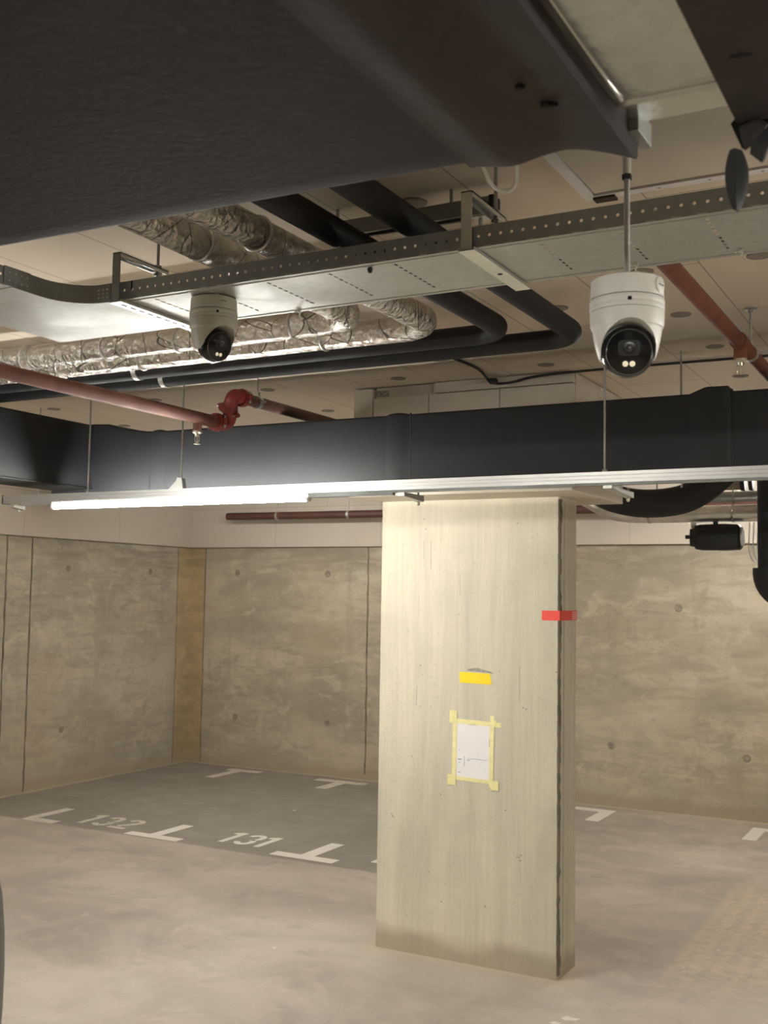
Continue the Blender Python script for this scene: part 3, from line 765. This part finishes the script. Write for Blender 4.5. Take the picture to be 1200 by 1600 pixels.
# bend
LX0, LX1 = -2.412, -2.080      # leg towards viewer between these x
Rb = .115
inner = arc((LX1 + Rb + .02, TY0 - Rb - .0, 0), PI / 2, PI, Rb, (1, 0, 0), (0, 1, 0), 12)
cx, cy_ = LX1 + Rb, TY0 - Rb
inner = [(cx + Rb * math.cos(PI / 2 + PI / 2 * i / 14), cy_ + Rb * math.sin(PI / 2 + PI / 2 * i / 14)) for i in range(15)]
plate = [(XL, TY1)] + [(XL, TY0)] + inner + [(LX1, 1.90), (LX0, 1.90), (LX0, TY1)]
MB().prism(plate, TZ0 - .0012, TZ0).build('bend_plate', M['galv'], ct)
path = [(XL, TY0)] + inner + [(LX1, 1.90)]
def wallstrip(path, z0, z1, t=.0013):
    mb = MB(); n = len(path); S = []
    for i in range(n):
        a = Vector(path[max(i - 1, 0)]); b = Vector(path[min(i + 1, n - 1)]); d = (b - a).normalized(); q = Vector((-d.y, d.x)) * t
        p = Vector(path[i]); S.append([(p.x, p.y, z0), (p.x + q.x, p.y + q.y, z0), (p.x + q.x, p.y + q.y, z1), (p.x, p.y, z1)])
    return mb.sweep(S)
wallstrip(path, TZ0 - .001, TZ1 + .001).build('bend_side', M['galv_s'], ct, smooth=True)
wallstrip([(XL, TY1), (LX0, TY1), (LX0 , 1.90)], TZ0 - .001, TZ1).build('bend_outer_side', M['galv_s'], ct)
mb = MB()   # splice plates with bolts
mb.box(-2.0, TY0 - .0025, TZ0 + .001, -1.952, TY0 - .0005, TZ1 + .002)
mb.build('splice_plate', M['galv_s'], ct); mb = MB()
mb.box(LX1 + .0005, 1.87, TZ0 + .001, LX1 + .0025, 1.955, TZ1 + .002)
mb.build('splice_plate', M['galv_s'], ct)
mb = MB()
for dx in (-1.99, -1.975, -1.962):
    for z in (2.502, 2.512, 2.522): mb.lathe([(.0028, 0), (.0022, -.0025)], (dx, TY0 - .0025, z), (0, 1, 0), 8)
for yy in (1.885, 1.905, 1.925, 1.943):
    for z in (2.502, 2.522): mb.lathe([(.0028, 0), (.0022, .0025)], (LX1 + .0025, yy, z), (1, 0, 0), 8)
mb.build('bolt_heads', M['zinc'], ct)
side_plate('leg_near_side', lambda u, v, w: (LX1 - w, u, v), .6, 1.90, M['galv_s'])
side_plate('leg_far_side', lambda u, v, w: (LX0 + w, u, v), .6, 1.90, M['galv_s'])
bottom_plate('leg_bottom', lambda u, v, w: (v, u, TZ0 + w), .6, 1.90, LX0, LX1, 1.86 - .172 * 7, .172, M['galv'])
mb = MB(); mb.box(LX0, 1.84, TZ0 - .003, LX1, 1.875, TZ0 - .0015)
mb.build('joint_plate', M['zinc'], ct)
mb = MB()
for k in range(8): mb.box(LX0 + .04 + k * .034, 1.855, TZ0 - .0036, LX0 + .058 + k * .034, 1.860, TZ0 - .003)
mb.build('joint_slots', M['slit'], ct)
mb = MB()
for x, z0, z1 in [(-1.885, 2.512, 2.536), (-.385, 2.512, 2.536)]: mb.box(x, TY0 - .0015, z0, x + .004, TY0 - .0002, z1)
mb.build('slot_mark', M['slit'], ct)
q = MB(); q.lathe([(.004, .0), (.007, -.003), (.004, -.012)], (-1.205, TY0 + .03, TZ0), seg=10); q.build('hole_plug', M['black_matt'], ct)

def tray_hanger(x, label, slots):
    t = thing('tray_hanger', label, 'bracket', (x, TY0, TZ0 - .01), 'c-shaped tray hangers')
    w = .0125; y0 = TY0 - .014
    MB().box(x - w, y0, TZ0 - .008, x + w, y0 + .003, 2.612).build('upright', M['galv_s'] if slots else M['zinc'], t, bevel=.0006)
    top = MB(); top.box(x - w, y0, 2.609, x + w, 2.285, 2.612); top.box(x - w, y0, 2.600, x - w + .002, 2.285, 2.612); top.box(x + w - .002, y0, 2.600, x + w, 2.285, 2.612)
    top.build('top_arm', M['zinc'], t)
    w2 = .019
    bt = MB(); bt.box(x - w2, y0, TZ0 - .0085, x + w2, TY1 + .03, TZ0 - .0055)
    bt.box(x - w2, y0, TZ0 - .0055, x - w2 + .002, TY1 + .03, TZ0 - .0012); bt.box(x + w2 - .002, y0, TZ0 - .0055, x + w2, TY1 + .03, TZ0 - .0012)
    bt.build('bottom_arm', M['zinc'], t)
    sl = MB()
    if slots:
        for k in range(9): sl.box(x - .003, y0 + .025 + k * .034, TZ0 - .0090, x + .003, y0 + .045 + k * .034, TZ0 - .0084)
    else: sl.lathe([(.006, 0), (.006, -.0006)], (x, y0 + .19, TZ0 - .0085), seg=16)
    sl.build('arm_slots', M['slit'], t)
    MB().tube([(x, 2.255, 2.555), (x, 2.255, CE)], .0042, 10).build('threaded_bar', M['steel'], t, smooth=True)
    for z in (2.591, 2.6125): MB().lathe([(.010, 0), (.010, .008)], (x, 2.255, z), seg=6).build('nut', M['steel'], t)
tray_hanger(-.947, 'C-shaped hanger around the cable tray at the centre of the photo', False)
tray_hanger(-1.925, 'C-shaped hanger around the cable tray beside its bend', True)
for i, (x, y, lab) in enumerate([(-1.555, 2.385, 'white nylon tie end under the tray near the left camera'), (-.655, 2.36, 'white nylon tie end under the tray above the hanging camera'), (-.43, 2.36, 'white nylon tie end under the tray at right edge')]):
    q = MB(); q.tube([(x, y, TZ0), (x + .004, y - .004, TZ0 - .008), (x - .003, y + .006, TZ0 - .014), (x + .006, y + .010, TZ0 - .022)], .0022, 8)
    q.tube([(x + .002, y, TZ0 - .001), (x - .010, y - .008, TZ0 - .007)], .0018, 8); q.box(x - .004, y - .004, TZ0 - .006, x + .004, y + .004, TZ0 - .0005)
    tag(q.build('cable_tie', M['tie_w']), lab, 'cable tie', 'white cable ties under the tray')

# ------------------------------------------------------------------ turret cameras
def turret(label, x, y, z, s, fd, cap_dir, white, ballmat, rim):
    """z is the mounting face; fd the direction in which the eyeball looks"""
    t = thing('security_camera', label, 'camera', (x, y, z))
    o = (x, y, z); w = M[white]
    P_ = lambda L: [(r * s, h * s) for r, h in L]
    MB().lathe(P_([(.0, 0), (.054, 0), (.0565, -.002), (.0578, -.030), (.0575, -.0315)]), o, seg=56).build('junction_box', w, t, smooth=True)
    MB().lathe(P_([(.0565, -.031), (.0565, -.0335)]), o, seg=56).build('seam', M['seam'], t, smooth=True)
    MB().lathe(P_([(.050, -.0328), (.0580, -.033), (.0590, -.036), (.0589, -.042), (.0582, -.0435), (.0588, -.045), (.0588, -.051), (.0583, -.0522)]), o, seg=56).build('locking_ring', w, t, smooth=True)
    MB().lathe(P_([(.0572, -.0515), (.0572, -.0535)]), o, seg=56).build('seam', M['seam'], t, smooth=True)
    fdv = Vector(fd).normalized(); hd = Vector((fdv.x, fdv.y, 0)).normalized()
    # shell with arch cut towards the front (boolean evaluated through the modifier)
    sh = MB().lathe(P_([(.04, -.0525), (.0583, -.053), (.0583, -.064), (.0575, -.074), (.0560, -.0785), (.0545, -.0795), (.0515, -.100), (.0475, -.116), (.0435, -.127), (.0420, -.128), (.030, -.128)]), o, seg=56).build('shell', w, t, smooth=True)
    bc = Vector(o) + Vector((0, 0, -.1160 * s)) + hd * .006 * s
    cut = MB()
    cc = bc + Vector((0, 0, .001 * s))
    cut.tube([cc - hd * .004 * s, cc + hd * .09 * s], .0425 * s, 40)
    cut.v, cut.f = cut.v, cut.f
    side = Vector((0, 0, 1)).cross(hd)
    R2 = .0424 * s
    c2 = MB(); vs = []
    for d in (-.004 * s, .09 * s):
        for a, h in ((-R2, 0), (R2, 0), (R2, -.06 * s), (-R2, -.06 * s)): vs.append(cc + hd * d + side * a + Vector((0, 0, h)))
    c2.add(vs, [(0, 1, 2, 3), (7, 6, 5, 4), (0, 4, 5, 1), (1, 5, 6, 2), (2, 6, 7, 3), (3, 7, 4, 0)])
    tmp = []
    for q in (cut, c2):
        ob = q.build('cutter', w); tmp.append(ob)
        bo = sh.modifiers.new('cut', 'BOOLEAN'); bo.operation = 'DIFFERENCE'; bo.object = ob; bo.solver = 'EXACT'
    bpy.context.view_layer.update()
    dg = bpy.context.evaluated_depsgraph_get()
    me = bpy.data.meshes.new_from_object(sh.evaluated_get(dg))
    sh.modifiers.clear(); sh.data = me
    me.set_sharp_from_angle(angle=math.radians(35))
    for ob in tmp: bpy.data.objects.remove(ob)
    # eyeball
    R = .0416 * s; cut_h = .0215 * s; a0 = math.acos(cut_h / R)
    prof = [(R * math.sin(PI - (PI - a0) * i / 20), R * math.cos(PI - (PI - a0) * i / 20)) for i in range(21)]
    ball = MB().lathe(prof, bc, fdv, 48).build('eyeball', M[ballmat], t, smooth=True)
    fr = R * math.sin(a0)
    MB().lathe([(fr * .9, cut_h - .001 * s), (fr * 1.004, cut_h - .0005 * s), (fr * 1.0, cut_h + .001 * s), (fr * .9, cut_h + .0012 * s)], bc, fdv, 48).build('rim', M[rim], t, smooth=True)
    fp = MB().lathe([(fr * .99, cut_h), (fr * .985, cut_h + .0018 * s), (fr * .93, cut_h + .0032 * s), (0, cut_h + .0040 * s)], bc, fdv, 48).build('face_plate', M['black_gloss'], t, smooth=True)
    # things on the face: local frame
    ux = fdv.cross(Vector((0, 0, 1))).normalized() * -1; uy = ux.cross(fdv) * -1
    if uy.z < 0: uy = -uy
    h0 = cut_h + .0036 * s
    def onface(u, v, h): return bc + ux * u * s + uy * v * s + fdv * (h0 + h * s)
    q = MB(); L = []
    for cxx, cyy, a1 in ((.010, .007, 0), (-.010, .007, 90), (-.010, -.007, 180), (.010, -.007, 270)):
        for k in range(5):
            a = math.radians(a1 + 22.5 * k); L.append((cxx + .0065 * math.cos(a), cyy + .0055 * math.sin(a)))
    n = len(L); vs = [onface(a, b + .006, 0) for a, b in L] + [onface(a * .96, b * .96 + .006, .0012) for a, b in L]
    q.add(vs, [tuple(range(n)), tuple(range(n, 2 * n))] + [(i, (i + 1) % n, n + (i + 1) % n, n + i) for i in range(n)])
    q.build('lens_window', M['window'], fp, smooth=False)
    MB().lathe([(.0098 * s, 0), (.0095 * s, .0008 * s), (.0070 * s, .0010 * s)], onface(0, .006, .0011), fdv, 32).build('lens_ring', M['lens1'], fp, smooth=True)
    MB().lathe([(.0060 * s, 0), (.0040 * s, .0009 * s), (0, .0012 * s)], onface(0, .006, .0019), fdv, 28).build('lens', M['lens2'], fp, smooth=True)
    for k in (-1, 1):
        MB().lathe([(.0046 * s, 0), (.0042 * s, .0009 * s), (0, .0013 * s)], onface(k * .0054, -.0185, -.0002), fdv, 24).build('light_emitter', M['led'], fp, smooth=True)
    # screw slot towards the viewer and side cap
    vd = Vector((-x, -y, 0)).normalized()
    a = Matrix.Rotation(math.radians(cap_dir[0]), 3, 'Z') @ vd
    pz = Vector(o) + a * .0580 * s + Vector((0, 0, -.0425 * s)); sv = Vector((0, 0, 1)).cross(a)
    q = MB(); vs = []
    for d in (0, .0012 * s):
        for u, v in ((-.003, -.0028), (.003, -.0028), (.003, .0028), (-.003, .0028)): vs.append(pz + a * d + sv * u * s + Vector((0, 0, v * s)))
    q.add(vs, [(0, 1, 2, 3), (7, 6, 5, 4), (0, 4, 5, 1), (1, 5, 6, 2), (2, 6, 7, 3), (3, 7, 4, 0)])
    q.build('screw_slot', M['slit'], t)
    b = Matrix.Rotation(math.radians(cap_dir[1]), 3, 'Z') @ vd
    pc = Vector(o) + b * .0562 * s + Vector((0, 0, -.0155 * s))
    MB().lathe([(.013 * s, 0), (.013 * s, .0022 * s), (.0115 * s, .0030 * s), (0, .0032 * s)], pc, b, 28).build('conduit_cap', w, t, smooth=True)
    sb = Vector((0, 0, 1)).cross(b); q = MB(); vs = []
    for d in (.0030, .0038):
        for u, v in ((-.008, -.0006), (.008, -.0006), (.008, .0006), (-.008, .0006)): vs.append(pc + b * d * s + sb * u * s + Vector((0, 0, v * s)))
    q.add(vs, [(0, 1, 2, 3), (7, 6, 5, 4), (0, 4, 5, 1), (1, 5, 6, 2), (2, 6, 7, 3), (3, 7, 4, 0)])
    q.build('cap_slot', M['seam'], t)
    return t
CAM2 = (-.472, 1.65, 2.240)
turret('white turret security camera hanging on a rod at right', *CAM2, .97, (.40, -1.0, -.22), (4, 62), 'white', 'black_gloss', 'grim')
CAM1 = (-1.692, 2.20, TZ0 - .003)
turret('ivory turret security camera fixed under the cable tray at left', *CAM1, 1.02, (.97, -.25, -.30), (9, 22), 'ivory', 'black_gloss', 'grim')
cr = thing('suspension_rod', 'steel rod from which the right security camera hangs', 'rod', (CAM2[0], CAM2[1], CAM2[2]))
MB().tube([(CAM2[0], CAM2[1], CAM2[2] + .0), (CAM2[0], CAM2[1], CE)], .0046, 14).build('bar', M['steel'], cr, smooth=True)
MB().lathe([(.008, 0), (.008, .008)], (CAM2[0], CAM2[1], 2.402), seg=6).build('lock_nut', M['black_matt'], cr)
MB().lathe([(.0065, 0), (.0065, .030), (.009, .031), (.009, .036)], (CAM2[0], CAM2[1], 2.410), seg=16).build('threaded_sleeve', M['zinc'], cr, smooth=True)

# ------------------------------------------------------------------ big foreground duct
bd = thing('foreground_duct', 'large charcoal insulated duct overhead filling the top of the photo', 'duct', (-.8, .6, 2.25))
def bsec(x, yf, z, droop=0., r=.02, top=2.48, yn=-.35):
    """closed section: far bottom edge at y=yf; z bottom"""
    L = [(x, yn, z + .004), (x, yn * .5, z), (x, .3, z), (x, .55, z - droop * .15), (x, .8, z - droop * .5), (x, yf - .12, z - droop * .9), (x, yf - .05, z - droop)]
    for k in range(5):
        a = math.radians(270 + 22.5 * k); L.append((x, yf - r + r * math.cos(a), z - droop + r + r * math.sin(a)))
    L += [(x, yf, top - .02), (x, yf - .02, top), (x, yn + .02, top), (x, yn, top - .02)]
    return L
S = [bsec(x, y, 2.252) for x, y in [(-3.4, 1.135), (-1.3, 1.137), (-.9, 1.147), (-.6, 1.153), (-.50, 1.155)]]
MB().sweep(S).build('sleeve', M['sleeve'], bd, smooth=True)
S = []
for i in range(25):
    t_ = i / 24; x = -.515 + t_ * (.515 - .327)
    b = .6 * math.exp(-((x + .462) / .032) ** 2)
    e = max(0, (x + .40) / .075)
    S.append(bsec(x, 1.158 + .004 * b + .050 * e ** 1.5 * .6, 2.2515 - .0015 - .004 * b + .0 * e, .010 * b + .014 * e ** 1.5, .012 + .008 * b))
MB().sweep(S).build('overlapping_sleeve', M['sleeve_b'], bd, smooth=True)
# bare metal between the sleeves
L = []
for x in (-.40, -.335, -.28, -.21, -.15):
    L.append([(x, -.33, 2.276), (x, .55, 2.274), (x, .80, 2.270), (x, .95, 2.268), (x, 1.03, 2.2665), (x, 1.075, 2.267), (x, 1.10, 2.270), (x, 1.104, 2.266), (x, 1.150, 2.272), (x, 1.172, 2.276), (x, 1.174, 2.47), (x, -.33, 2.47)])
MB().sweep(L).build('bare_metal', M['galv_duct'], bd, smooth=True)
q = MB(); q.box(-.329, 1.15, 2.258, -.316, 1.204, 2.285)
q.build('flange', M['galv_s'], bd, bevel=.001)
q = MB(); q.tube([(-.318, -.3, 2.2735), (-.318, .8, 2.2695), (-.318, 1.09, 2.2665)], .0025, 8); q.build('seam_bead', M['galv_duct'], bd, smooth=True)
S = [bsec(x, 1.17, 2.250, .004, .02) for x in (-.213, -.20, .1, 1.2)]
for p in range(len(S[0])): pass
MB().sweep(S).build('right_sleeve', M['sleeve_b'], bd, smooth=True)
for x, y, l, a in [(-.372, 1.02, .018, .2), (-.385, .975, .010, .1), (-.182, 1.005, .020, .15)]:
    q = MB(); q.prism([(x - l / 2, y), (x, y - .003), (x + l / 2, y + l * a), (x, y + .004)], {-.372: 2.2425, -.385: 2.2445}.get(x, 2.2450), 2.256)
    q.build('small_tear', M['slit'], bd)
# torn sleeve edge: crumpled scraps and a hanging strip
def scrap(pts, thick, mat, name, label=None):
    q = MB(); n = len(pts); c = sum((Vector(p) for p in pts), Vector()) / n
    vs = [Vector(p) for p in pts] + [c + Vector((0, -thick, -thick * .6))] + [Vector(p) + Vector((.002, thick, thick)) for p in pts] + [c + Vector((0, thick * 1.6, thick))]
    fs = [(i, (i + 1) % n, n) for i in range(n)] + [(n + 1 + (i + 1) % n, n + 1 + i, 2 * n + 1) for i in range(n)] + [((i + 1) % n, i, n + 1 + i, n + 1 + (i + 1) % n) for i in range(n)]
    q.add(vs, fs); return q.build(name, mat, bd)
scrap([(-.222, 1.165, 2.252), (-.206, 1.15, 2.258), (-.188, 1.16, 2.262), (-.180, 1.165, 2.240), (-.196, 1.16, 2.228), (-.210, 1.165, 2.222)], .006, M['slit'], 'torn_scrap')
scrap([(-.212, 1.155, 2.242), (-.196, 1.15, 2.246), (-.184, 1.15, 2.236), (-.192, 1.15, 2.222), (-.206, 1.155, 2.216)], .005, M['sleeve_b'], 'torn_scrap')
scrap([(-.198, 1.15, 2.226), (-.180, 1.15, 2.234), (-.172, 1.15, 2.222), (-.182, 1.15, 2.214), (-.188, 1.15, 2.198), (-.200, 1.15, 2.210)], .004, M['sleeve'], 'torn_scrap')
S = []
for i in range(13):
    t_ = i / 12; z = 2.224 - .066 * t_; w = .0125 * math.sin(PI * (.10 + .86 * t_)) ** .7 + .001; tw = .9 * t_; xo = -.2165 + .002 * math.sin(3 * t_); yo = 1.165
    u = Vector((math.cos(tw * .6), math.sin(tw * .6) * .6, 0)); n_ = Vector((-u.y, u.x, 0)).normalized()
    c = Vector((xo, yo, z))
    S.append([c - u * w, c - n_ * .003 - u * w * .2, c + u * w * .55 + n_ * .003, c + u * w * .8 + n_ * .008, c + n_ * .003])
MB().sweep(S).build('hanging_strip', M['sleeve'], bd, smooth=True)

# ceiling hatch, cables
hp = thing('ceiling_hatch', 'pale flat access panel with narrow frame under the ceiling behind the camera rod', 'panel', (-.2, 2.2, 2.735))
MB().box(-.815, .9, 2.742, 1.0, 2.565, CE).build('panel_board', M['board'], hp)
MB().box(-.845, .9, 2.737, -.818, 2.595, CE).build('frame_strip', M['paper'], hp)
MB().box(-.818, 2.568, 2.737, 1.0, 2.595, CE).build('frame_strip', M['paper'], hp)
MB().box(-.822, 2.575, 2.731, -.768, 2.605, 2.7365).build('dark_patch', M['brown'], hp)
q = MB()
for x in (-.77, -.66, -.54, -.42, -.3): q.lathe([(.004, 0), (.003, -.0015)], (x, 2.582, 2.737), seg=10)
q.build('screw', M['steel'], hp)
q = MB(); q.tube(chaikin([(-1.0, 1.2, 2.70), (-.90, 1.80, 2.67), (-.855, 1.965, 2.615), (-.862, 2.02, 2.585), (-.845, 2.06, 2.578), (-.815, 2.05, 2.585), (-.795, 2.0, 2.615), (-.75, 1.85, 2.68), (-.7, 1.4, 2.70)], 3), .0045, 10)
tag(q.build('white_cable', M['wcable'], smooth=True), 'white cable loop drooping beside the tray hanger', 'cable')
q = MB(); q.tube(chaikin([(-1.95, 4.13, 2.7535), (-1.93, 4.40, 2.7535), (-1.96, 4.55, 2.750), (-1.965, 4.62, 2.732), (-1.94, 4.636, 2.722), (-1.85, 4.636, 2.722), (-1.76, 4.636, 2.745), (-1.4, 4.636, 2.750), (-.6, 4.66, 2.750), (.8, 4.68, 2.750)], 3), .006, 10)
ck = q.build('black_cable', M['cable'], smooth=True); tag(ck, 'black cable clipped to the ceiling above the pillar casing', 'cable')
MB().lathe([(.0, 0), (.022, 0), (.024, -.012), (.015, -.022), (.0, -.024)], (-1.945, 4.615, 2.742), seg=16).build('clump', M['cable'], ck, smooth=True)

# ------------------------------------------------------------------ things at the back right
el = thing('curved_duct', 'black insulated duct elbow curving down behind the rail at right', 'duct', (-1.55, 6, 2.2))
pth = chaikin([(-2.12, 6.05, 2.60), (-2.02, 6.0, 2.46), (-1.86, 6, 2.325), (-1.68, 6, 2.272), (-1.50, 6, 2.270), (-1.36, 6, 2.30), (-1.22, 6, 2.40), (-1.08, 6.0, 2.56), (-1.0, 6.0, 2.70)], 3)
MB().tube(pth, .078, 28).build('sleeve', M['duct'], el, smooth=True)
fb = thing('foil_pipe', 'foil-wrapped pipe far back at right under the curved black duct', 'pipe', (-1.4, 6.6, 2.2))
pp = chaikin([(-2.3, 6.9, 2.42), (-2.16, 6.72, 2.36), (-2.02, 6.62, 2.29), (-1.9, 6.6, 2.258), (-1.7, 6.6, 2.254), (-1.2, 6.6, 2.254), (.5, 6.6, 2.254), (2.5, 6.6, 2.254)], 2)
MB().tube(pp, .050, 24).build('foil_sleeve', M['foil_band'], fb, smooth=True)
for x in (-1.75, -1.26, -.9): MB().tube([(x - .006, 6.6, 2.254), (x + .006, 6.6, 2.254)], .052, 24).build('foil_band', M['foil'], fb, smooth=True)
gp = thing('grey_pipe', 'grey metal pipe and valve far back at the right edge', 'pipe', (-1.1, 6.75, 2.33))
MB().tube([(-1.47, 6.75, 2.365), (2.5, 6.75, 2.365)], .032, 20).build('pipe_run', M['galv_s'], gp, smooth=True)
MB().tube([(-1.34, 6.62, 2.43), (-1.22, 6.62, 2.43)], .038, 20).build('valve_body', M['disc'], gp, smooth=True)
for x in (-1.215, -1.17, -1.12): MB().tube([(x, 6.62, 2.43), (x + .022, 6.62, 2.43)], .050, 6).build('flange', M['black_matt'], gp, smooth=True)
rb_ = tag(MB().tube([(-6.6, 8.9, 2.50), (-5.8, 8.9, 2.495), (2.0, 8.9, 2.475)], .036, 18).build('back_pipe', M['red_back'], smooth=True), 'dark red pipe along the back wall above the bare concrete', 'pipe')
for x in (-6.0, -5.2): MB().lathe([(.037, -.012), (.042, -.012), (.042, .012), (.037, .012)], (x, 8.9, 2.493), (1, 0, 0), 20).build('pipe_clamp', M['zinc'], rb_, smooth=True)
ac = thing('valve_actuator', 'black housed valve actuator hanging under the far foil pipe', 'actuator', (-1.36, 6.6, 2.03))
S = []
for x, h, w in [(-1.505, .030, .03), (-1.500, .052, .05), (-1.475, .056, .055), (-1.47, .070, .06), (-1.44, .076, .065), (-1.30, .078, .065), (-1.225, .074, .062), (-1.212, .060, .05)]:
    S.append([(x, 6.6 + w * math.copysign(abs(math.cos(a)) ** .45, math.cos(a)), 2.114 + h * math.copysign(abs(math.sin(a)) ** .45, math.sin(a))) for a in [2 * PI * k / 28 for k in range(28)]])
MB().sweep(S).build('housing', M['black_matt'], ac, smooth=True)
MB().tube([(-1.535, 6.6, 2.118), (-1.50, 6.6, 2.118)], .012, 14).build('spindle', M['black_matt'], ac, smooth=True)
MB().lathe([(.0, 0), (.050, 0), (.048, .010), (0, .012)], (-1.213, 6.6, 2.112), (1, 0, 0), 24).build('reflection_cap', M['paper'], ac, smooth=True)  # pale disc stands in for a white reflection on the housing
MB().box(-1.50, 6.585, 2.17, -1.47, 6.615, 2.21).build('mount', M['tie_w'], ac)
MB().tube([(-1.36, 6.6, 2.18), (-1.36, 6.6, 2.215)], .014, 12).build('neck', M['black_matt'], ac)
vp = thing('down_pipe', 'thick black insulated pipe dropping at the right edge of the photo', 'pipe', (-1.0, 6.5, 1.7))
pth = [(-1.03, 6.45, 2.70), (-1.03, 6.45, 2.2), (-1.03, 6.45, 1.93)] + arc((-.92, 6.45, 1.90), PI, 1.5 * PI, .11, (1, 0, 0), (0, 0, 1), 8)[0:] + [(-.6, 6.45, 1.79), (2.0, 6.45, 1.79)]
MB().tube(pth, .068, 24).build('sleeve', M['duct'], vp, smooth=True)
el2 = [(-1.03, 6.45, 1.93)] + arc((-.92, 6.45, 1.90), PI, 1.5 * PI, .11, (1, 0, 0), (0, 0, 1), 8) + [(-.82, 6.45, 1.79)]
MB().tube(el2, .096, 24).build('elbow_wrap', M['duct'], vp, smooth=True)
MB().lathe([(.006, 0), (.005, -.004)], (-1.045, 6.384, 2.085), (0, 1, 0), 12).build('rivet', M['slit'], vp)
for k, (x, lab) in enumerate([(-1.20, 'white wire hanging beside the black actuator, leftmost of three'), (-1.175, 'white wire hanging beside the black actuator, middle of three'), (-1.15, 'white wire hanging beside the black actuator, rightmost of three')]):
    q = MB(); q.tube(chaikin([(x - .02, 6.9, 2.22), (x - .02, 6.85, 2.05), (x, 6.85, 1.99), (x + .02, 6.85, 1.975), (x + .035, 6.86, 2.0), (x + .035, 6.9, 2.22)], 2), .004, 8)
    tag(q.build('white_wire', M['wcable'], smooth=True), lab, 'wire', 'white wires by the actuator')

UNKNOWN_POS = (-1.479, 1.073, 0)
# unidentified dark thing at the lower left edge, built as a rounded container
q = MB(); q.lathe([(.0, 0), (.19, 0), (.20, .02), (.215, .6), (.229, 1.0), (.2345, 1.12), (.235, 1.18), (.233, 1.23), (.228, 1.28), (.215, 1.34), (.18, 1.39), (.10, 1.42), (0, 1.425)], UNKNOWN_POS, seg=56)
tag(q.build('unknown_object', M['bin'], smooth=True), 'unidentified dark grey rounded object just cut by the lower left edge', 'container')

for par, pts in ((rb_, [(-6.0, 8.9, 2.54), (-5.2, 8.9, 2.54), (-.5, 8.9, 2.52)]), (el, [(-1.55, 6, 2.345)]), (fb, [(-1.26, 6.6, 2.30), (-.9, 6.6, 2.30)]), (vp, [(-1.03, 6.45, 2.69)])):
    for x, y, z in pts: MB().tube([(x, y, z), (x, y, CE)], .004, 8).build('hanger_rod', M['steel'], par)
# unseen tube lamps of the same kind, several added only to brighten the garage
lampm(.75, 2.14, RY, 'tube lamp on the right end of the light rail outside the photo')
def far_lamp(x0, x1, y, lab):
    ZL = 2.64 if y > 5 else 2.190
    t = thing('light_rail', lab.replace('tube lamp', 'short light rail'), 'rail', ((x0 + x1) / 2, y, ZL))
    MB().box(x0 - .2, y - .02, ZL, x1 + .2, y + .02, ZL + .04).build('rail_profile', M['alu'], t)
    for x in (x0, x1): MB().tube([(x, y, ZL + .04), (x, y, CE)], .004, 8).build('threaded_bar', M['steel'], t)
    lampm(x0, x1, y, lab, ZL)
far_lamp(-3.4, -2.0, -1.2, 'tube lamp behind the photographer to the left')
far_lamp(-5.9, -4.5, 7.1, 'tube lamp hidden behind the black duct, over the left bays')  # added out of sight to light the back wall
far_lamp(-2.0, -.6, 7.75, 'tube lamp hidden behind the black duct, over the right bays')  # second added lamp for the back wall, right half
far_lamp(.6, 2.0, -1.2, 'tube lamp behind the photographer to the right')
far_lamp(.8, 2.2, 2.3, 'tube lamp right of the hanging camera outside the photo')  # added to brighten the ceiling, tray and camera at right
far_lamp(-4.6, -3.2, 1.5, 'tube lamp left of the cable tray outside the photo')  # added to brighten the foreground floor and left pipes

# ------------------------------------------------------------------ world, camera, view
w = bpy.data.worlds.new('world'); SC.world = w; w.use_nodes = True
w.node_tree.nodes['Background'].inputs[0].default_value = (.9, .92, 1, 1)
w.node_tree.nodes['Background'].inputs[1].default_value = .02

yaw, pit, rol = [math.radians(a) for a in (-28.46, 4.277, .915)]
fw = Vector((math.sin(yaw) * math.cos(pit), math.cos(yaw) * math.cos(pit), math.sin(pit)))
rt = Vector((math.cos(yaw), -math.sin(yaw), 0)); up = rt.cross(fw)
r2 = rt * math.cos(rol) + up * math.sin(rol); u2 = up * math.cos(rol) - rt * math.sin(rol)
cd = bpy.data.cameras.new('camera'); cam = bpy.data.objects.new('camera', cd); COL.objects.link(cam)
m = Matrix((r2, u2, -fw)).transposed().to_4x4(); m.translation = Vector((0, 0, 1.75)); cam.matrix_world = m
cd.sensor_fit = 'HORIZONTAL'; cd.sensor_width = 36; cd.lens = 36 * 1719.25 / 1200
cd.clip_start = .05; cd.clip_end = 60
cd.dof.use_dof = True; cd.dof.focus_distance = 3.2; cd.dof.aperture_fstop = 14
SC.camera = cam
vs = SC.view_settings; vs.view_transform = 'Standard'; vs.look = 'None'; vs.gamma = 1; vs.exposure = 2.35; vs.use_curve_mapping = False
